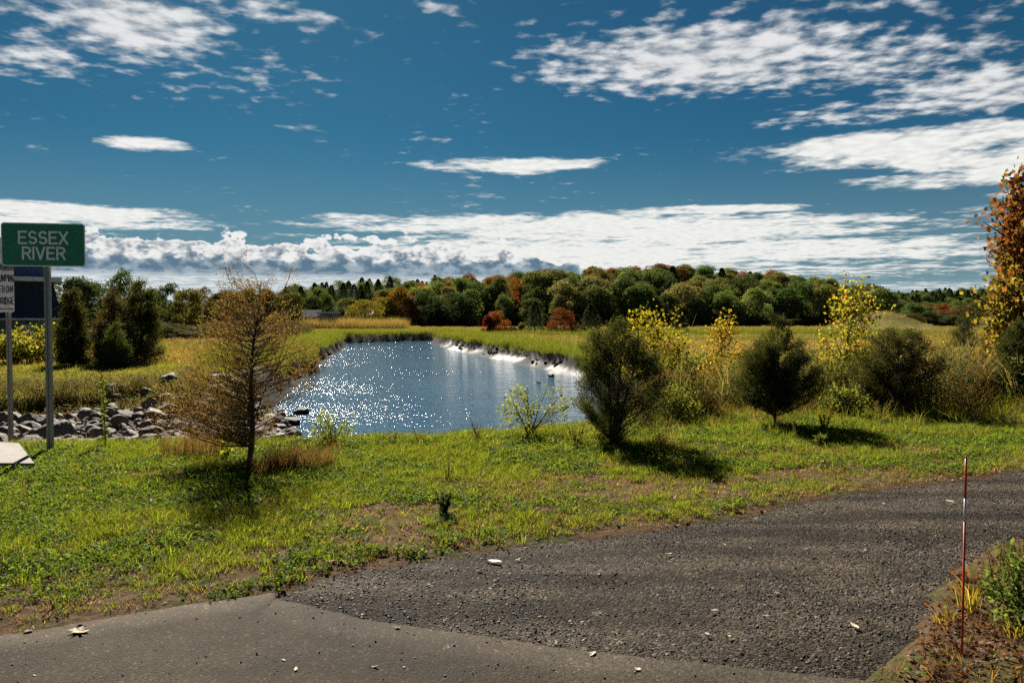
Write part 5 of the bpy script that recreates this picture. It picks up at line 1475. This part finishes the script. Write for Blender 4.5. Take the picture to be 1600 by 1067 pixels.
# ------------------------------------------------------------------ fallen leaves and twigs
def fallen():
    def leaf_shape(kind, rr):
        if kind == 'maple':
            pol = [(0, -.5), (.12, -.2), (.42, -.32), (.34, -.05), (.5, .12), (.26, .16), (.2, .34), (.06, .26), (0, .55), (-.06, .26), (-.22, .34), (-.26, .14), (-.5, .1), (-.34, -.06), (-.42, -.34), (-.12, -.2)]
        else:
            pol = [(0, -.5), (.12, -.3), (.2, 0), (.14, .3), (0, .55), (-.14, .3), (-.2, 0), (-.12, -.3)]
        cu, cv = rr.uniform(.1, .5), rr.uniform(-.2, .5)
        vs = [(0, 0, .03)] + [(x, y, .05 + cu * x * x + cv * y * y * .6 + rr.uniform(-.03, .05)) for x, y in pol]
        n = len(pol)
        me = bpy.data.meshes.new('fallen_leaf'); me.from_pydata(vs, [], [(0, i + 1, (i + 1) % n + 1) for i in range(n)]); me.update()
        me.materials.append(MAT['dead_leaf'])
        return me
    m, k, out = material('dead_leaf')
    tc = k.add('ShaderNodeTexCoord'); oi = k.add('ShaderNodeObjectInfo')
    c = k.mix(1., oi.outputs['Color'], k.mix(k.noise(tc.outputs['Object'], 6, 4), (.6, .6, .6), (1.3, 1.3, 1.3)), 'MULTIPLY')
    principled(k, out, c, .7, .2); MAT['dead_leaf'] = m
    rr = random.Random(5)
    shapes = {'maple': [leaf_shape('maple', rr) for i in range(4)], 'oval': [leaf_shape('oval', rr) for i in range(4)]}
    TAN, PALE, REDL, BR, OR = (.30, .22, .13), (.46, .38, .26), (.26, .05, .025), (.13, .075, .04), (.33, .12, .03)
    G = 'leaves fallen on the asphalt and gravel'
    big = [(125, 989, 38, 'maple', TAN, 'big tan maple leaf flat on the smooth asphalt'), (772, 879, 34, 'oval', PALE, 'pale curled leaf on the gravel by the grass edge, longest of them'),
           (516, 887, 16, 'maple', REDL, 'bright red leaf where the grass meets the gravel'), (45, 988, 18, 'maple', BR, 'dark red brown leaf at the grass edge by the big tan leaf'),
           (926, 1023, 22, 'oval', PALE, 'pale leaf on the seam between gravel and smooth asphalt'), (1335, 980, 24, 'oval', PALE, 'pale leaf on the gravel nearest the corner bed'),
           (1045, 867, 16, 'oval', TAN, 'tan leaf on the gravel in the middle of the path'), (1484, 785, 18, 'oval', PALE, 'pale leaf on the gravel beside the stake tip'),
           (1213, 928, 12, 'maple', BR, 'red brown leaf standing on the gravel'), (1196, 964, 14, 'oval', TAN, 'tan leaf just below the red brown leaf')]
    for px, py, s, kd, col, lab in big:
        x, y = at_z(px, py, 0.); o = link('fallen_leaf', rr.choice(shapes[kd]))
        hard = bool(on_hard(np.array([x]), np.array([y]))[0])
        o.location = (x, y, (.008 if hard else Hs(x, y) + .03)); size = s / FPX * y * .85
        o.scale = (size, size * 1.1, size); o.rotation_euler = (rr.uniform(-.1, .1), rr.uniform(-.1, .1), rr.uniform(0, 6.28)); o.color = col + (1,)
        tag(o, lab, 'leaf', G)
    n = 0
    while n < 34:
        px, py = rr.uniform(420, 1590), rr.uniform(745, 1050)
        x, y = at_z(px, py, 0.)
        if not on_hard(np.array([x]), np.array([y]), .05)[0]: continue
        n += 1; o = link('fallen_leaf', rr.choice(shapes['oval'] + shapes['maple'][:1])); size = rr.uniform(.022, .05)
        o.location = (x, y, .008); o.scale = (size,) * 3; o.rotation_euler = (rr.uniform(-.3, .3), rr.uniform(-.3, .3), rr.uniform(0, 6.28))
        cc = rr.choice([TAN, PALE, TAN, BR, TAN]); o.color = cc + (1,)
        tag(o, 'small %s leaf scrap, %s gravel, %s' % ({TAN: 'tan', PALE: 'pale', BR: 'brown'}[tuple(round(v, 6) for v in cc)], 'nearer' if py > 930 else 'middle' if py > 840 else 'far',
              next(w for lim, w in ((620, 'left end'), (800, 'left of the long pale leaf'), (960, 'right of the long pale leaf'), (1120, 'below the middle cedar'), (1260, 'below the pointed cedar'), (1400, 'below the round cedar'), (9999, 'by the red stake')) if px < lim)), 'leaf', G)
    n = 0
    while n < 46:
        px, py = rr.uniform(0, 1580), rr.uniform(720, 960)
        x, y = at_z(px, py, 0.)
        if on_hard(np.array([x]), np.array([y]), -.1)[0] or y > 10: continue
        n += 1; o = link('fallen_leaf', rr.choice(shapes['maple'] + shapes['oval'][:1])); size = rr.uniform(.035, .07)
        o.location = (x, y, Hs(x, y) + .045); o.scale = (size,) * 3; o.rotation_euler = (rr.uniform(-.6, .6), rr.uniform(-.6, .6), rr.uniform(0, 6.28))
        red = rr.random() < .6
        o.color = (rr.choice([OR, REDL]) if red else rr.choice([TAN, PALE, BR])) + (1,)
        tag(o, 'small %s leaf in the lawn, %s, %s' % ('orange red' if red else 'dull brown', 'towards the water' if py < 790 else 'towards the asphalt',
              next(w for lim, w in ((120, 'below the green sign'), (260, 'left of the cedar shadow'), (400, 'below the brown cedar'), (540, 'below the tan grass clump'), (680, 'left of the lone dark weed'), (820, 'right of the lone dark weed'), (980, 'below the middle cedar'), (1150, 'right of the middle cedar'), (1300, 'below the pointed cedar'), (9999, 'below the round cedar')) if px < lim)), 'leaf', 'leaves caught in the lawn')
    # litter of twigs and leaf scraps on the corner bed and along the verge
    lit = []
    for me, c in ((shapes['oval'][0], BR), (shapes['maple'][1], (.16, .07, .035)), (shapes['oval'][2], TAN), (shapes['maple'][2], (.20, .09, .04))):
        q = me.copy(); q.materials.clear(); q.materials.append(plain('litter', c, tuple(v * .6 for v in c), 30, .8, .1)); lit.append(bpy.data.objects.new('scrap', q))
    tw = MB(); tw.tube([(-.5, 0, .05), (0, .06, .12), (.5, -.03, .06)], [.03, .035, .02], 5); tw = tw.mesh('twig'); tw.materials.append(plain('twig', (.22, .17, .11), (.12, .09, .06))); lit.append(bpy.data.objects.new('twig', tw))
    def dn(x, y):
        bed = (~on_hard(x, y, -.03)) & (y < bed_y(x) + .02) & (x > 1.2)
        e = y - edge_y(x)
        return np.where(bed, .95, np.where((e > -.12) & (e < .9) & (x > -1.5), .10, np.where((e > -.06) & (e < .25), .08, 0)))
    x, y, P = sample(60000, -6, 8, 3.0, 11, dn)
    P[:, 2] = np.maximum(P[:, 2], 0) + .006
    scatter('leaf_litter', lit, P, .018 + .032 * rng.random(len(x)) ** 2, tilt=.35)
    # the pale dead stick lying on the lawn
    x, y = at_z(520, 772, .05); m = MB(); m.tube([(-.13, .05, .03), (0, .01, .06), (.16, -.06, .02)], [.005, .005, .003], 6)
    o = m.build('dead_stick', plain('bleached_wood', (.38, .33, .26))); o.location = (x, y, Hs(x, y)); tag(o, 'bleached dead stick lying in the grass below the tan clump', 'stick')

rocks()
signs()
stake()
buildings()
fallen()

# ------------------------------------------------------------------ a little haze in the air
def haze():
    m = bpy.data.materials.new('thin_haze'); m.use_nodes = True; m.node_tree.nodes.clear(); k = NT(m.node_tree)
    out = k.add('ShaderNodeOutputMaterial'); v = k.add('ShaderNodeVolumePrincipled')
    v.inputs['Color'].default_value = (.80, .88, 1., 1); v.inputs['Density'].default_value = HAZE; v.inputs['Anisotropy'].default_value = .3
    k.l.new(v.outputs[0], out.inputs['Volume'])
    b = MB(); b.box(-1000, 1000, -60, 1000, -6, 42)
    tag(b.build('haze', m), kind='stuff')
HAZE = 0
if HAZE: haze()
